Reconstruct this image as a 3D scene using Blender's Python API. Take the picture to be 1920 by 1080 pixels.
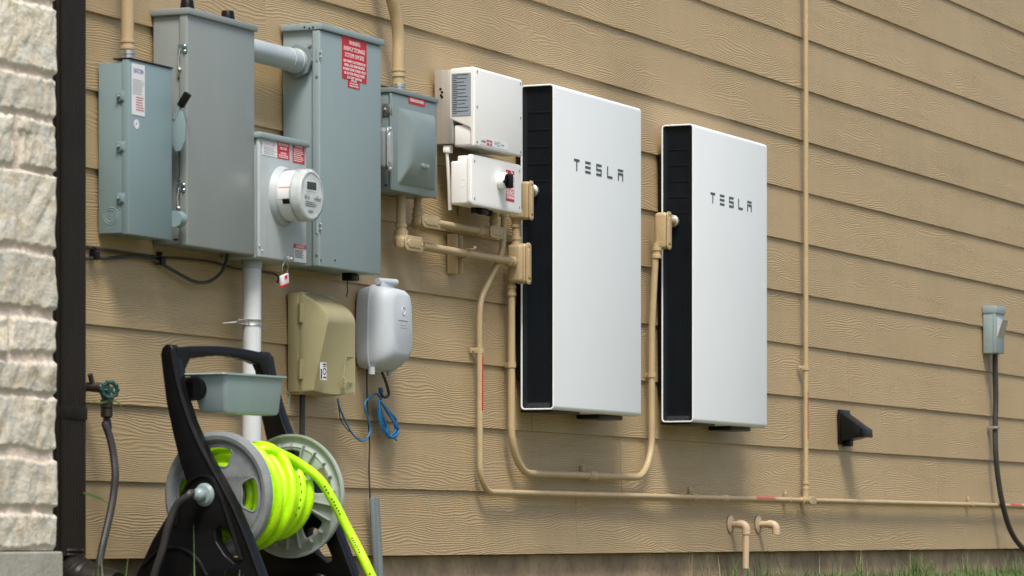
import bpy, bmesh, math, random
from mathutils import Vector, Matrix, noise
R = math.radians
scene = bpy.context.scene
for o in list(bpy.data.objects): bpy.data.objects.remove(o)
C = scene.collection
random.seed(7)

# ------------------------------------------------------------------ camera
FPX = 6900.0; VPX = 3090.0; HY = 1004.0
TH = math.atan(VPX / FPX); ST, CT = math.sin(TH), math.cos(TH)
Z0 = 12.0
CX, CD, CZ = -Z0 * CT, Z0 * ST, 0.162
cd = bpy.data.cameras.new("camera"); cam = bpy.data.objects.new("camera", cd); C.objects.link(cam)
cam.location = (CX, -CD, CZ)
cam.rotation_euler = (R(90), 0, -(math.pi / 2 - TH))
cd.sensor_width = 36; cd.lens = 36 * FPX / 1920; cd.shift_y = (HY - 540) / 1920
cd.clip_end = 3000; cd.clip_start = 0.1
cd.dof.use_dof = True; cd.dof.focus_distance = 12.3; cd.dof.aperture_fstop = 9
scene.camera = cam

# ------------------------------------------------------------------ light
LX, LY = 0.50, 0.35          # light travels (+LX, +LY, -1)
ldir = Vector((LX, LY, -1)).normalized()
el = math.asin(-ldir.z); az = math.atan2(-ldir.x, -ldir.y)   # azimuth of the sun, clockwise from +Y
w = bpy.data.worlds.new("World"); scene.world = w; w.use_nodes = True
nt = w.node_tree; bg = nt.nodes["Background"]
sky = nt.nodes.new("ShaderNodeTexSky"); sky.sky_type = 'NISHITA'; sky.sun_disc = False
sky.sun_elevation = el; sky.sun_rotation = az; sky.air_density = 1.0; sky.dust_density = 4.0; sky.ozone_density = 0.6
nt.links.new(sky.outputs[0], bg.inputs[0]); bg.inputs[1].default_value = 0.115
ld = bpy.data.lights.new("sun", 'SUN'); ld.energy = 2.6; ld.angle = R(18); ld.color = (1, 0.95, 0.87)
sun = bpy.data.objects.new("sun", ld); C.objects.link(sun)
sun.rotation_euler = ldir.to_track_quat('-Z', 'Y').to_euler(); sun.location = (0, -5, 8)
scene.view_settings.view_transform = 'Standard'; scene.view_settings.look = 'None'
scene.view_settings.exposure = 0.55; scene.view_settings.gamma = 1

# ------------------------------------------------------------------ measuring: pixel (1920 wide) -> the plane d metres before the wall
def ray(px, py):
    a = (px - 960) / FPX; b = (HY - py) / FPX
    return Vector((CT + a * ST, ST - a * CT, b))
def W(px, py, d=0.0):
    r = ray(px, py); t = (CD - d) / r.y
    return Vector((CX + r.x * t, -d, CZ + r.z * t))
def X(px, d=0.0): return W(px, 500, d).x
def Zz(px, py, d=0.0): return W(px, py, d).z
def DX(px, x):
    "depth d of the point seen at px on the plane X = x"
    r = ray(px, 500); t = (x - CX) / r.x
    return CD - r.y * t
def WX(px, py, x):
    r = ray(px, py); t = (x - CX) / r.x
    return Vector((x, -CD + r.y * t, CZ + r.z * t))
def WP(px, py, p0, n):
    r = ray(px, py); c = Vector((CX, -CD, CZ)); t = (p0 - c).dot(n) / r.dot(n)
    return c + r * t

# ------------------------------------------------------------------ materials
def nn(t, ty, **k):
    n = t.nodes.new(ty)
    for a, b in k.items():
        if a in n.inputs: n.inputs[a].default_value = b
        else: setattr(n, a, b)
    return n
def M(name, col, rough=0.5, metal=0.0, var=0.06, scale=6.0, bump=0.0, bscale=300.0, dirt=0.0, dcol=(0.12, 0.1, 0.07), stretch=(1, 1, 1), coat=0, spec=0.5):
    m = bpy.data.materials.new(name); m.use_nodes = True; t = m.node_tree; b = t.nodes["Principled BSDF"]
    L = t.links.new
    b.inputs["Roughness"].default_value = rough; b.inputs["Metallic"].default_value = metal
    b.inputs["Coat Weight"].default_value = coat; b.inputs["Specular IOR Level"].default_value = spec
    tc = nn(t, "ShaderNodeNewGeometry"); mp = nn(t, "ShaderNodeMapping"); mp.inputs["Scale"].default_value = stretch
    L(tc.outputs["Position"], mp.inputs["Vector"])
    n1 = nn(t, "ShaderNodeTexNoise", Scale=scale, Detail=6.0, Roughness=0.65); L(mp.outputs[0], n1.inputs["Vector"])
    mr = nn(t, "ShaderNodeMapRange"); mr.inputs[1].default_value = 0.3; mr.inputs[2].default_value = 0.7
    mr.inputs[3].default_value = 1 - var; mr.inputs[4].default_value = 1 + var; L(n1.outputs["Fac"], mr.inputs[0])
    mx = nn(t, "ShaderNodeVectorMath", operation='SCALE'); mx.inputs[0].default_value = col[:3]; L(mr.outputs[0], mx.inputs["Scale"])
    out = mx.outputs[0]
    if dirt > 0:
        n2 = nn(t, "ShaderNodeTexNoise", Scale=scale * 5, Detail=8.0, Roughness=0.75); L(mp.outputs[0], n2.inputs["Vector"])
        r2 = nn(t, "ShaderNodeMapRange"); r2.inputs[1].default_value = 0.52; r2.inputs[2].default_value = 0.78; r2.inputs[3].default_value = 0; r2.inputs[4].default_value = dirt
        L(n2.outputs["Fac"], r2.inputs[0])
        mm = nn(t, "ShaderNodeMix", data_type='RGBA'); L(r2.outputs[0], mm.inputs[0]); L(out, mm.inputs[6]); mm.inputs[7].default_value = (*dcol, 1)
        out = mm.outputs[2]
    L(out, b.inputs["Base Color"])
    rr = nn(t, "ShaderNodeMapRange"); rr.inputs[3].default_value = max(0.02, rough - 0.08); rr.inputs[4].default_value = min(1, rough + 0.1)
    L(n1.outputs["Fac"], rr.inputs[0]); L(rr.outputs[0], b.inputs["Roughness"])
    if bump > 0:
        n3 = nn(t, "ShaderNodeTexNoise", Scale=bscale, Detail=3.0); L(mp.outputs[0], n3.inputs["Vector"])
        bp = nn(t, "ShaderNodeBump", Strength=1.0, Distance=bump); L(n3.outputs["Fac"], bp.inputs["Height"]); L(bp.outputs[0], b.inputs["Normal"])
    return m

def siding_material():
    m = bpy.data.materials.new("tan_fibre_cement"); m.use_nodes = True; t = m.node_tree; b = t.nodes["Principled BSDF"]; L = t.links.new
    g = nn(t, "ShaderNodeNewGeometry"); at = nn(t, "ShaderNodeAttribute", attribute_name="plank")
    sx = nn(t, "ShaderNodeSeparateXYZ"); L(g.outputs["Position"], sx.inputs[0])
    def math_(op, a, b_=None, c=None):
        n = nn(t, "ShaderNodeMath", operation=op)
        for i, v in enumerate((a, b_, c)):
            if v is None: continue
            if hasattr(v, 'is_linked') or hasattr(v, 'links'): L(v, n.inputs[i])
            else: n.inputs[i].default_value = v
        return n.outputs[0]
    off = math_('MULTIPLY', at.outputs["Fac"], 37.0)
    def fld(fx, fz, sc, det, ro, dist=0.0, sh=0.0):
        cb = nn(t, "ShaderNodeCombineXYZ")
        L(math_('ADD', math_('MULTIPLY', sx.outputs[0], fx), sh), cb.inputs[0]); L(math_('MULTIPLY', sx.outputs[2], fz), cb.inputs[2]); L(off, cb.inputs[1])
        n = nn(t, "ShaderNodeTexNoise", Scale=sc, Detail=det, Roughness=ro, Distortion=dist); L(cb.outputs[0], n.inputs["Vector"])
        return n.outputs["Fac"]
    big = fld(1.5, 8.0, 1.0, 2.0, 0.45, 0.35)
    med = fld(7.0, 26.0, 1.0, 2.0, 0.5, 0.2, 5.0)
    ph = math_('ADD', math_('MULTIPLY', sx.outputs[2], 150.0), math_('ADD', math_('MULTIPLY', big, 15.0), math_('MULTIPLY', med, 2.2)))
    wv = math_('SINE', math_('MULTIPLY', ph, 2 * math.pi))
    ridge = math_('POWER', math_('MULTIPLY_ADD', wv, 0.5, 0.5), 1.6)
    msk = nn(t, "ShaderNodeMapRange"); msk.inputs[1].default_value = 0.36; msk.inputs[2].default_value = 0.56; msk.inputs[3].default_value = 0.12; msk.inputs[4].default_value = 1.0
    L(fld(1.1, 9.0, 1.0, 3.0, 0.6, 0.0, 11.0), msk.inputs[0])
    hgt = math_('MULTIPLY', ridge, msk.outputs[0])
    fine = fld(60, 260, 1.0, 3.0, 0.6, 0, 3.0)
    hh = math_('ADD', hgt, math_('MULTIPLY', fine, 0.35))
    bp = nn(t, "ShaderNodeBump", Strength=1.0, Distance=0.0009); L(hh, bp.inputs["Height"]); L(bp.outputs[0], b.inputs["Normal"])
    # colour: paint, with weathering blotches and per-plank tone
    n1 = nn(t, "ShaderNodeTexNoise", Scale=1.7, Detail=7.0, Roughness=0.6); L(g.outputs["Position"], n1.inputs["Vector"])
    cr = nn(t, "ShaderNodeMix", data_type='RGBA'); L(n1.outputs["Fac"], cr.inputs[0])
    cr.inputs[6].default_value = (0.368, 0.268, 0.142, 1); cr.inputs[7].default_value = (0.452, 0.340, 0.192, 1)
    strk = fld(9.0, 0.9, 1.0, 5.0, 0.7, 0.0, 21.0)
    tone = math_('ADD', math_('MULTIPLY_ADD', at.outputs["Fac"], 0.09, 0.955), math_('MULTIPLY_ADD', strk, 0.16, -0.08))
    tone2 = math_('MULTIPLY', tone, math_('MULTIPLY_ADD', hgt, 0.05, 0.97))
    vs = nn(t, "ShaderNodeVectorMath", operation='SCALE'); L(cr.outputs[2], vs.inputs[0]); L(tone2, vs.inputs["Scale"])
    L(vs.outputs[0], b.inputs["Base Color"])
    b.inputs["Roughness"].default_value = 0.5; b.inputs["Specular IOR Level"].default_value = 0.5
    return m

def stone_material():
    m = bpy.data.materials.new("rough_limestone"); m.use_nodes = True; t = m.node_tree; b = t.nodes["Principled BSDF"]; L = t.links.new
    g = nn(t, "ShaderNodeNewGeometry"); st = nn(t, "ShaderNodeAttribute", attribute_name="stone"); tn = nn(t, "ShaderNodeAttribute", attribute_name="tone")
    n1 = nn(t, "ShaderNodeTexNoise", Scale=16.0, Detail=8.0, Roughness=0.7); L(g.outputs["Position"], n1.inputs["Vector"])
    n2 = nn(t, "ShaderNodeTexNoise", Scale=90.0, Detail=5.0, Roughness=0.7); L(g.outputs["Position"], n2.inputs["Vector"])
    r1 = nn(t, "ShaderNodeValToRGB"); e = r1.color_ramp; e.elements[0].position = 0.34; e.elements[0].color = (0.44, 0.39, 0.27, 1); e.elements[1].position = 0.62; e.elements[1].color = (0.62, 0.62, 0.55, 1)
    x = e.elements.new(0.45); x.color = (0.66, 0.60, 0.48, 1); L(n1.outputs["Fac"], r1.inputs[0])
    mt = nn(t, "ShaderNodeMix", data_type='RGBA'); L(st.outputs["Fac"], mt.inputs[0]); mt.inputs[6].default_value = (0.66, 0.57, 0.48, 1); L(r1.outputs[0], mt.inputs[7])
    a = nn(t, "ShaderNodeMath", operation='MULTIPLY_ADD'); L(n2.outputs["Fac"], a.inputs[0]); a.inputs[1].default_value = 0.35; a.inputs[2].default_value = 0.83
    a2 = nn(t, "ShaderNodeMath", operation='MULTIPLY'); L(a.outputs[0], a2.inputs[0]); L(tn.outputs["Fac"], a2.inputs[1])
    vs = nn(t, "ShaderNodeVectorMath", operation='SCALE'); L(mt.outputs[2], vs.inputs[0]); L(a2.outputs[0], vs.inputs["Scale"]); L(vs.outputs[0], b.inputs["Base Color"])
    bp = nn(t, "ShaderNodeBump", Strength=1.0, Distance=0.004); L(n2.outputs["Fac"], bp.inputs["Height"]); L(bp.outputs[0], b.inputs["Normal"])
    b.inputs["Roughness"].default_value = 0.9; b.inputs["Specular IOR Level"].default_value = 0.2
    return m

m_siding = siding_material(); m_stone = stone_material()
m_conc = M("foundation_concrete", (0.31, 0.235, 0.15), 0.9, var=0.4, scale=7, bump=0.003, bscale=60, dirt=0.6, dcol=(0.07, 0.06, 0.035))
m_ledge = M("stone_ledge", (0.30, 0.30, 0.25), 0.85, var=0.15, scale=14, bump=0.002, bscale=90, dirt=0.4, dcol=(0.2, 0.15, 0.08))
m_ground = M("lawn_ground", (0.125, 0.122, 0.06), 0.95, var=0.3, scale=9, bump=0.02, bscale=30, dirt=0.6, dcol=(0.09, 0.105, 0.04))
m_bronze = M("dark_bronze_aluminium", (0.014, 0.011, 0.008), 0.42, var=0.15, scale=8, dirt=0.12, dcol=(0.03, 0.026, 0.02), spec=0.3)
m_teal = M("blue_grey_enamel", (0.238, 0.308, 0.322), 0.42, var=0.05, scale=4, bump=0.0003, bscale=260, dirt=0.32, dcol=(0.28, 0.34, 0.33), stretch=(1, 1, .35))
m_teal2 = M("green_grey_enamel", (0.18, 0.23, 0.232), 0.36, var=0.05, scale=4, bump=0.0003, bscale=260, dirt=0.1, dcol=(0.25, 0.3, 0.3))
m_eaton = M("slate_blue_enamel", (0.20, 0.282, 0.30), 0.4, var=0.05, scale=4, bump=0.0003, bscale=260, dirt=0.1, dcol=(0.24, 0.31, 0.32))
m_grey = M("warm_grey_enamel", (0.225, 0.255, 0.25), 0.42, var=0.05, scale=4, bump=0.0003, bscale=260, dirt=0.32, dcol=(0.3, 0.31, 0.29), stretch=(1, 1, .4))
m_pale = M("pale_grey_enamel", (0.38, 0.43, 0.445), 0.42, var=0.07, scale=7, bump=0.0003, bscale=260, dirt=0.3, dcol=(0.26, 0.29, 0.28), stretch=(2, 2, .25))
m_pvc = M("grey_plastic_pipe", (0.36, 0.42, 0.45), 0.4, var=0.06, scale=9, dirt=0.25, dcol=(0.27, 0.28, 0.27), stretch=(1, 1, .3))
m_pvcw = M("pale_plastic_pipe", (0.56, 0.60, 0.62), 0.45, var=0.07, scale=9, dirt=0.3, dcol=(0.36, 0.36, 0.34), stretch=(2, 2, .5))
m_duct = M("slate_plastic_duct", (0.16, 0.19, 0.20), 0.5, var=0.08, scale=9, dirt=0.2, dcol=(0.25, 0.26, 0.25))
m_tan = M("tan_painted_metal", (0.43, 0.33, 0.185), 0.45, var=0.08, scale=12, bump=0.0004, bscale=180, dirt=0.4, dcol=(0.28, 0.2, 0.1))
m_tanpvc = M("peach_plastic_pipe", (0.48, 0.36, 0.235), 0.5, var=0.08, scale=14, dirt=0.25, dcol=(0.3, 0.22, 0.13))
m_zinc = M("zinc_plated_steel", (0.55, 0.56, 0.55), 0.32, metal=0.9, var=0.15, scale=60, dirt=0.2, dcol=(0.2, 0.2, 0.19))
m_zblue = M("blue_zinc_latch", (0.25, 0.42, 0.47), 0.25, metal=0.8, var=0.15, scale=60)
m_alu = M("brushed_aluminium", (0.60, 0.59, 0.56), 0.42, metal=0.75, var=0.08, scale=8, stretch=(8, 8, .3), bump=0.0002, bscale=200)
m_white = M("white_powder_coat", (0.74, 0.785, 0.81), 0.5, var=0.012, scale=2, bump=0.00008, bscale=400)
m_ivory = M("ivory_white_enamel", (0.80, 0.81, 0.80), 0.35, var=0.03, scale=4, bump=0.0002, bscale=200, dirt=0.08, dcol=(0.5, 0.45, 0.35))
m_vent = M("charcoal_side_plastic", (0.0035, 0.006, 0.009), 0.45, var=0.2, scale=12, spec=0.22)
m_blk = M("black_plastic", (0.0045, 0.0042, 0.0045), 0.34, var=0.2, scale=14, bump=0.0004, bscale=300, dirt=0.1, dcol=(0.025, 0.023, 0.021), spec=0.25)
m_rub = M("black_rubber", (0.03, 0.028, 0.028), 0.5, var=0.2, scale=20, dirt=0.3, dcol=(0.1, 0.09, 0.08))
m_red = M("red_sticker", (0.50, 0.012, 0.022), 0.45, var=0.08, scale=30)
m_redfade = M("faded_red_tape", (0.42, 0.08, 0.075), 0.6, var=0.15, scale=60)
m_lab = M("white_sticker", (0.72, 0.72, 0.74), 0.45, var=0.05, scale=30)
m_silv = M("silver_sticker", (0.26, 0.31, 0.36), 0.4, var=0.05, scale=30)
m_ink = M("dark_ink", (0.03, 0.035, 0.05), 0.5)
m_inkr = M("red_ink", (0.45, 0.1, 0.12), 0.5)
m_inkb = M("blue_ink", (0.02, 0.07, 0.30), 0.5)
m_inkt = M("teal_ink", (0.02, 0.32, 0.32), 0.5)
m_inkg = M("grey_ink", (0.22, 0.23, 0.24), 0.5)
m_pink = M("faded_pink_ink", (0.60, 0.38, 0.44), 0.5)
m_tlet = M("slate_lettering", (0.055, 0.07, 0.085), 0.4)
m_beige = M("khaki_plastic", (0.315, 0.285, 0.155), 0.45, var=0.06, scale=6, bump=0.0003, bscale=220, dirt=0.12, dcol=(0.33, 0.3, 0.18))
m_nid = M("pale_blue_grey_plastic", (0.46, 0.51, 0.555), 0.55, var=0.06, scale=8, bump=0.0002, bscale=220, dirt=0.2, dcol=(0.28, 0.31, 0.33), stretch=(1, 1, .3))
m_reel = M("grey_reel_plastic", (0.19, 0.21, 0.215), 0.27, var=0.2, scale=14, bump=0.0003, bscale=200, dirt=0.4, dcol=(0.13, 0.14, 0.13))
m_reel2 = M("pale_green_grey_plastic", (0.35, 0.385, 0.37), 0.5, var=0.12, scale=12, dirt=0.4, dcol=(0.2, 0.24, 0.2))
m_tray = M("grey_tray_plastic", (0.23, 0.30, 0.315), 0.34, var=0.06, scale=8, bump=0.0003, bscale=200, dirt=0.2, dcol=(0.3, 0.34, 0.34), stretch=(1, 1, .3))
m_hose = M("lime_green_rubber", (0.47, 0.86, 0.004), 0.4, var=0.1, scale=20, bump=0.0005, bscale=160, dirt=0.35, dcol=(0.26, 0.38, 0.03))
m_blue = M("blue_cable_jacket", (0.015, 0.16, 0.38), 0.35, var=0.15, scale=40)
m_brass = M("weathered_bronze", (0.10, 0.085, 0.07), 0.4, metal=0.7, var=0.35, scale=60, dirt=0.4, dcol=(0.04, 0.035, 0.03))
m_green = M("green_painted_handle", (0.008, 0.06, 0.05), 0.3, var=0.2, scale=60)
m_gwire = M("green_wire", (0.01, 0.09, 0.03), 0.4)
m_leaf = M("grass_blade", (0.075, 0.135, 0.03), 0.55, var=0.45, scale=15)
m_dry = M("dry_grass_stem", (0.42, 0.35, 0.19), 0.7, var=0.2, scale=20)
m_glass = M("meter_plastic", (0.66, 0.69, 0.70), 0.12, var=0.03, scale=10, coat=0.6)
m_lcd = M("display_glass", (0.045, 0.055, 0.05), 0.15)

# ------------------------------------------------------------------ geometry helpers (world coordinates)
class MB:
    def __init__(s): s.bm = bmesh.new()
    def add(s, verts, faces):
        vs = [s.bm.verts.new(v) for v in verts]; out = []
        for f in faces:
            try: out.append(s.bm.faces.new([vs[i] for i in f]))
            except ValueError: pass
        return vs, out
    def hexa(s, c, bev=0.0, seg=2):
        "c: 8 corners, z-bottom 4 then z-top 4 (ccw)"
        b = bmesh.new(); vs = [b.verts.new(v) for v in c]
        for f in ((3, 2, 1, 0), (4, 5, 6, 7), (0, 1, 5, 4), (1, 2, 6, 5), (2, 3, 7, 6), (3, 0, 4, 7)): b.faces.new([vs[i] for i in f])
        bmesh.ops.recalc_face_normals(b, faces=b.faces)
        if bev > 0: bmesh.ops.bevel(b, geom=list(b.edges), offset=bev, segments=seg, profile=0.5, affect='EDGES', clamp_overlap=True)
        s.merge(b); return s
    def merge(s, b):
        b.verts.index_update(); m = {}
        for v in b.verts: m[v.index] = s.bm.verts.new(v.co)
        for f in b.faces:
            try: s.bm.faces.new([m[v.index] for v in f.verts])
            except ValueError: pass
        b.free()
    def mesh(s, me, mat=None):
        vs = [s.bm.verts.new((mat @ v.co) if mat else v.co) for v in me.vertices]
        for p in me.polygons:
            try: s.bm.faces.new([vs[i] for i in p.vertices])
            except ValueError: pass
        return s
    def box(s, x0, x1, d0, d1, z0, z1, bev=0.0, seg=2):
        y0, y1 = -d1, -d0
        return s.hexa([(x0, y0, z0), (x1, y0, z0), (x1, y1, z0), (x0, y1, z0), (x0, y0, z1), (x1, y0, z1), (x1, y1, z1), (x0, y1, z1)], bev, seg)
    def obox(s, c, ex, ey, ez, bev=0.0, seg=2):
        "centre and half extent vectors"
        c = Vector(c); P = lambda a, b, d: c + ex * a + ey * b + ez * d
        return s.hexa([P(-1, -1, -1), P(1, -1, -1), P(1, 1, -1), P(-1, 1, -1), P(-1, -1, 1), P(1, -1, 1), P(1, 1, 1), P(-1, 1, 1)], bev, seg)
    def tube(s, pts, r, seg=16, cap=True):
        pts = [Vector(p) for p in pts]; n = len(pts); rs = r if isinstance(r, (list, tuple)) else [r] * n
        t = [(pts[min(i + 1, n - 1)] - pts[max(i - 1, 0)]).normalized() for i in range(n)]
        up = Vector((0, 0, 1)) if abs(t[0].z) < 0.9 else Vector((0, 1, 0))
        a = t[0].cross(up).normalized(); rings = []
        for i in range(n):
            a = (a - t[i] * a.dot(t[i])).normalized(); b = t[i].cross(a)
            rings.append([s.bm.verts.new(pts[i] + (a * math.cos(k * 2 * math.pi / seg) + b * math.sin(k * 2 * math.pi / seg)) * rs[i]) for k in range(seg)])
        for i in range(n - 1):
            for k in range(seg): s.bm.faces.new([rings[i][k], rings[i][(k + 1) % seg], rings[i + 1][(k + 1) % seg], rings[i + 1][k]])
        if cap: s.bm.faces.new(rings[0][::-1]); s.bm.faces.new(rings[-1])
        return s
    def lathe(s, o, ax, prof, seg=32, close=False):
        "prof: (radius, height along ax)"
        o = Vector(o); ax = Vector(ax).normalized(); up = Vector((0, 0, 1)) if abs(ax.z) < 0.9 else Vector((1, 0, 0))
        a = ax.cross(up).normalized(); b = ax.cross(a); rings = []
        for r, h in prof:
            if r < 1e-6: rings.append([s.bm.verts.new(o + ax * h)])
            else: rings.append([s.bm.verts.new(o + ax * h + (a * math.cos(k * 2 * math.pi / seg) + b * math.sin(k * 2 * math.pi / seg)) * r) for k in range(seg)])
        rr = rings + ([rings[0]] if close else [])
        for p, q in zip(rr, rr[1:]):
            for k in range(seg):
                k2 = (k + 1) % seg
                if len(p) == 1 and len(q) == 1: continue
                if len(p) == 1: s.bm.faces.new([p[0], q[k], q[k2]])
                elif len(q) == 1: s.bm.faces.new([p[k2], p[k], q[0]])
                else: s.bm.faces.new([p[k], p[k2], q[k2], q[k]])
        return s
    def plate(s, loops, o, ex, ey, th, bev=0.0):
        "flat outline with holes in the (ex, ey) frame at o, thickness th centred"
        cu = bpy.data.curves.new("tmp", 'CURVE'); cu.dimensions = '2D'; cu.fill_mode = 'BOTH'
        for lp in loops:
            sp = cu.splines.new('POLY'); sp.points.add(len(lp) - 1)
            for p, q in zip(sp.points, lp): p.co = (q[0], q[1], 0, 1)
            sp.use_cyclic_u = True
        cu.extrude = max(th / 2 - bev, 0); cu.bevel_depth = bev; cu.bevel_resolution = 2
        if bev: cu.offset = -bev
        ob = bpy.data.objects.new("tmp", cu); me = bpy.data.meshes.new_from_object(ob)
        ex, ey = Vector(ex), Vector(ey); en = ex.cross(ey)
        mt = Matrix.Translation(o) @ Matrix((ex, ey, en)).transposed().to_4x4()
        b = bmesh.new(); b.from_mesh(me); bmesh.ops.remove_doubles(b, verts=b.verts, dist=1e-6); b.transform(mt); s.merge(b)
        bpy.data.objects.remove(ob); bpy.data.curves.remove(cu); bpy.data.meshes.remove(me); return s
    def grid(s, f, nu, nv):
        vs = [[s.bm.verts.new(f(i / nu, j / nv)) for j in range(nv + 1)] for i in range(nu + 1)]
        for i in range(nu):
            for j in range(nv): s.bm.faces.new([vs[i][j], vs[i + 1][j], vs[i + 1][j + 1], vs[i][j + 1]])
        return s
    def torus(s, o, ax, Rr, r, seg=40, s2=10):
        return s.lathe(o, ax, [(Rr + r * math.cos(k * 2 * math.pi / s2), r * math.sin(k * 2 * math.pi / s2)) for k in range(s2)], seg, close=True)
    def ball(s, o, r, seg=16):
        n = 8
        return s.lathe(o, (0, -1, 0), [(r * math.sin(math.pi * k / n), -r * math.cos(math.pi * k / n)) for k in range(n + 1)], seg)

def fillet(pts, rad, n=8):
    pts = [Vector(p) for p in pts]; out = [pts[0]]
    for i in range(1, len(pts) - 1):
        a, b, c = pts[i - 1], pts[i], pts[i + 1]; r = rad[i - 1] if isinstance(rad, (list, tuple)) else rad
        u = (a - b).normalized(); v = (c - b).normalized(); ang = u.angle(v)
        if ang > 3.13 or r <= 0: out.append(b); continue
        t = min(r / math.tan(ang / 2), (a - b).length * 0.49 if i > 1 else (a - b).length * 0.98, (c - b).length * 0.49 if i < len(pts) - 2 else (c - b).length * 0.98)
        rr = t * math.tan(ang / 2); bis = (u + v).normalized(); ce = b + bis * (rr / math.sin(ang / 2))
        p, q = b + u * t - ce, b + v * t - ce
        for k in range(n + 1):
            w_ = p.angle(q); t_ = k / n
            out.append(ce + (p * math.sin((1 - t_) * w_) + q * math.sin(t_ * w_)) / math.sin(w_) if w_ > 1e-3 else ce + p)
    out.append(pts[-1]); return out
def smooth(pts, n=8):
    "Catmull-Rom"
    P = [Vector(p) for p in pts]; P = [P[0] * 2 - P[1]] + P + [P[-1] * 2 - P[-2]]; out = []
    for i in range(1, len(P) - 2):
        for k in range(n):
            t = k / n; a, b, c, d = P[i - 1:i + 3]
            out.append(0.5 * ((2 * b) + (c - a) * t + (2 * a - 5 * b + 4 * c - d) * t * t + (3 * b - a - 3 * c + d) * t ** 3))
    out.append(P[-2]); return out
def rrect(x0, y0, x1, y1, r, n=6):
    out = []
    for cx, cy, a in ((x1 - r, y1 - r, 0), (x0 + r, y1 - r, 90), (x0 + r, y0 + r, 180), (x1 - r, y0 + r, 270)):
        for k in range(n + 1): out.append((cx + r * math.cos(R(a + 90 * k / n)), cy + r * math.sin(R(a + 90 * k / n))))
    return out

def tagp(o, label=None, cat=None, group=None, kind=None):
    if label: o['label'] = label
    if cat: o['category'] = cat
    if group: o['group'] = group
    if kind: o['kind'] = kind
    return o
def build(name, mb, mat, parent=None, base=None, sharp=35):
    bm = mb.bm; bmesh.ops.recalc_face_normals(bm, faces=bm.faces)
    me = bpy.data.meshes.new(name); L = base
    if parent is not None:
        L = parent.get('_b'); L = Vector(L)
    elif L is None:
        co = [v.co for v in bm.verts]; L = Vector((sum(c.x for c in co) / len(co), sum(c.y for c in co) / len(co), min(c.z for c in co)))
    L = Vector(L); bm.transform(Matrix.Translation(-L)); bm.to_mesh(me); bm.free()
    me.shade_smooth(); me.set_sharp_from_angle(angle=R(sharp)); me.materials.append(mat)
    o = bpy.data.objects.new(name, me); C.objects.link(o)
    if parent is not None: o.parent = parent
    else: o.location = L
    o['_b'] = tuple(L); return o
def build_each(name, mb, mat, parent, sharp=35):
    "one object per separate piece"
    bm = mb.bm; seen = set(); out = []
    for v in bm.verts:
        if v in seen: continue
        st_, isl = [v], []; seen.add(v)
        while st_:
            a = st_.pop(); isl.append(a)
            for e in a.link_edges:
                b = e.other_vert(a)
                if b not in seen: seen.add(b); st_.append(b)
        m2 = MB(); mp = {a: m2.bm.verts.new(a.co) for a in isl}; fs = {f for a in isl for f in a.link_faces}
        for f in fs: m2.bm.faces.new([mp[a] for a in f.verts])
        out.append(build(name, m2, mat, parent, None, sharp))
    bm.free(); return out
def thing(name, label, cat, base, group=None):
    o = bpy.data.objects.new(name, None); C.objects.link(o); o.location = base; o.empty_display_size = 0.05
    o['_b'] = tuple(base); return tagp(o, label, cat, group)

def textmb(mb, s, c, h, width=None, ex=(1, 0, 0), ez=(0, 0, 1), th=0.0006, bold=0.0, align='CENTER'):
    "lettering centred at c, cap height about h, squeezed to width"
    cu = bpy.data.curves.new("t", 'FONT'); cu.body = s; cu.size = h * 1.4; cu.align_x = 'LEFT'; cu.align_y = 'BOTTOM_BASELINE'
    cu.extrude = th / 2; cu.offset = bold - h * .006; cu.resolution_u = 3
    ob = bpy.data.objects.new("t", cu); me = bpy.data.meshes.new_from_object(ob)
    xs = [v.co.x for v in me.vertices]; ys = [v.co.y for v in me.vertices]
    if xs:
        k = 1.0
        w_ = max(xs) - min(xs)
        if width: k = width / w_ if w_ else 1
        ky = h / max(max(ys), 1e-5) if max(ys) > 0 else 1
        ex, ez = Vector(ex), Vector(ez); en = ex.cross(ez); c = Vector(c)
        x0 = {'CENTER': (max(xs) + min(xs)) / 2, 'LEFT': min(xs)}[align]
        vs = [mb.bm.verts.new(c + ex * ((v.co.x - x0) * k) + ez * (v.co.y * ky - h / 2) + en * v.co.z) for v in me.vertices]
        for p in me.polygons:
            try: mb.bm.faces.new([vs[i] for i in p.vertices])
            except ValueError: pass
    bpy.data.objects.remove(ob); bpy.data.curves.remove(cu); bpy.data.meshes.remove(me)

def scribble(mb, x0, x1, z0, z1, d, n, fr=0.5, seed=1):
    "rows of word-like dashes too small to read"
    rg = random.Random(seed); h = (z1 - z0) / n
    for i in range(n):
        z = z1 - h * (i + 0.5); x = x0 + (x1 - x0) * 0.02; end = x0 + (x1 - x0) * rg.uniform(0.75, 1.0)
        while x < end:
            l = (x1 - x0) * rg.uniform(0.06, 0.2); xe = min(x + l, end)
            mb.box(x, xe, d, d + 0.0004, z - h * fr / 2, z + h * fr / 2); x = xe + (x1 - x0) * 0.035
def screw(mb, x, z, d, r=0.005, h=0.003, ax=(0, -1, 0)):
    mb.lathe((x, -d, z), ax, [(r, 0), (r, h * 0.5), (r * 0.7, h), (0, h)], 10)
def screwx(mb, x, d, z, r=0.005, h=0.004):
    mb.lathe((x, -d, z), (-1, 0, 0), [(r, 0), (r, h * 0.5), (r * 0.7, h), (0, h)], 10)

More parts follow.
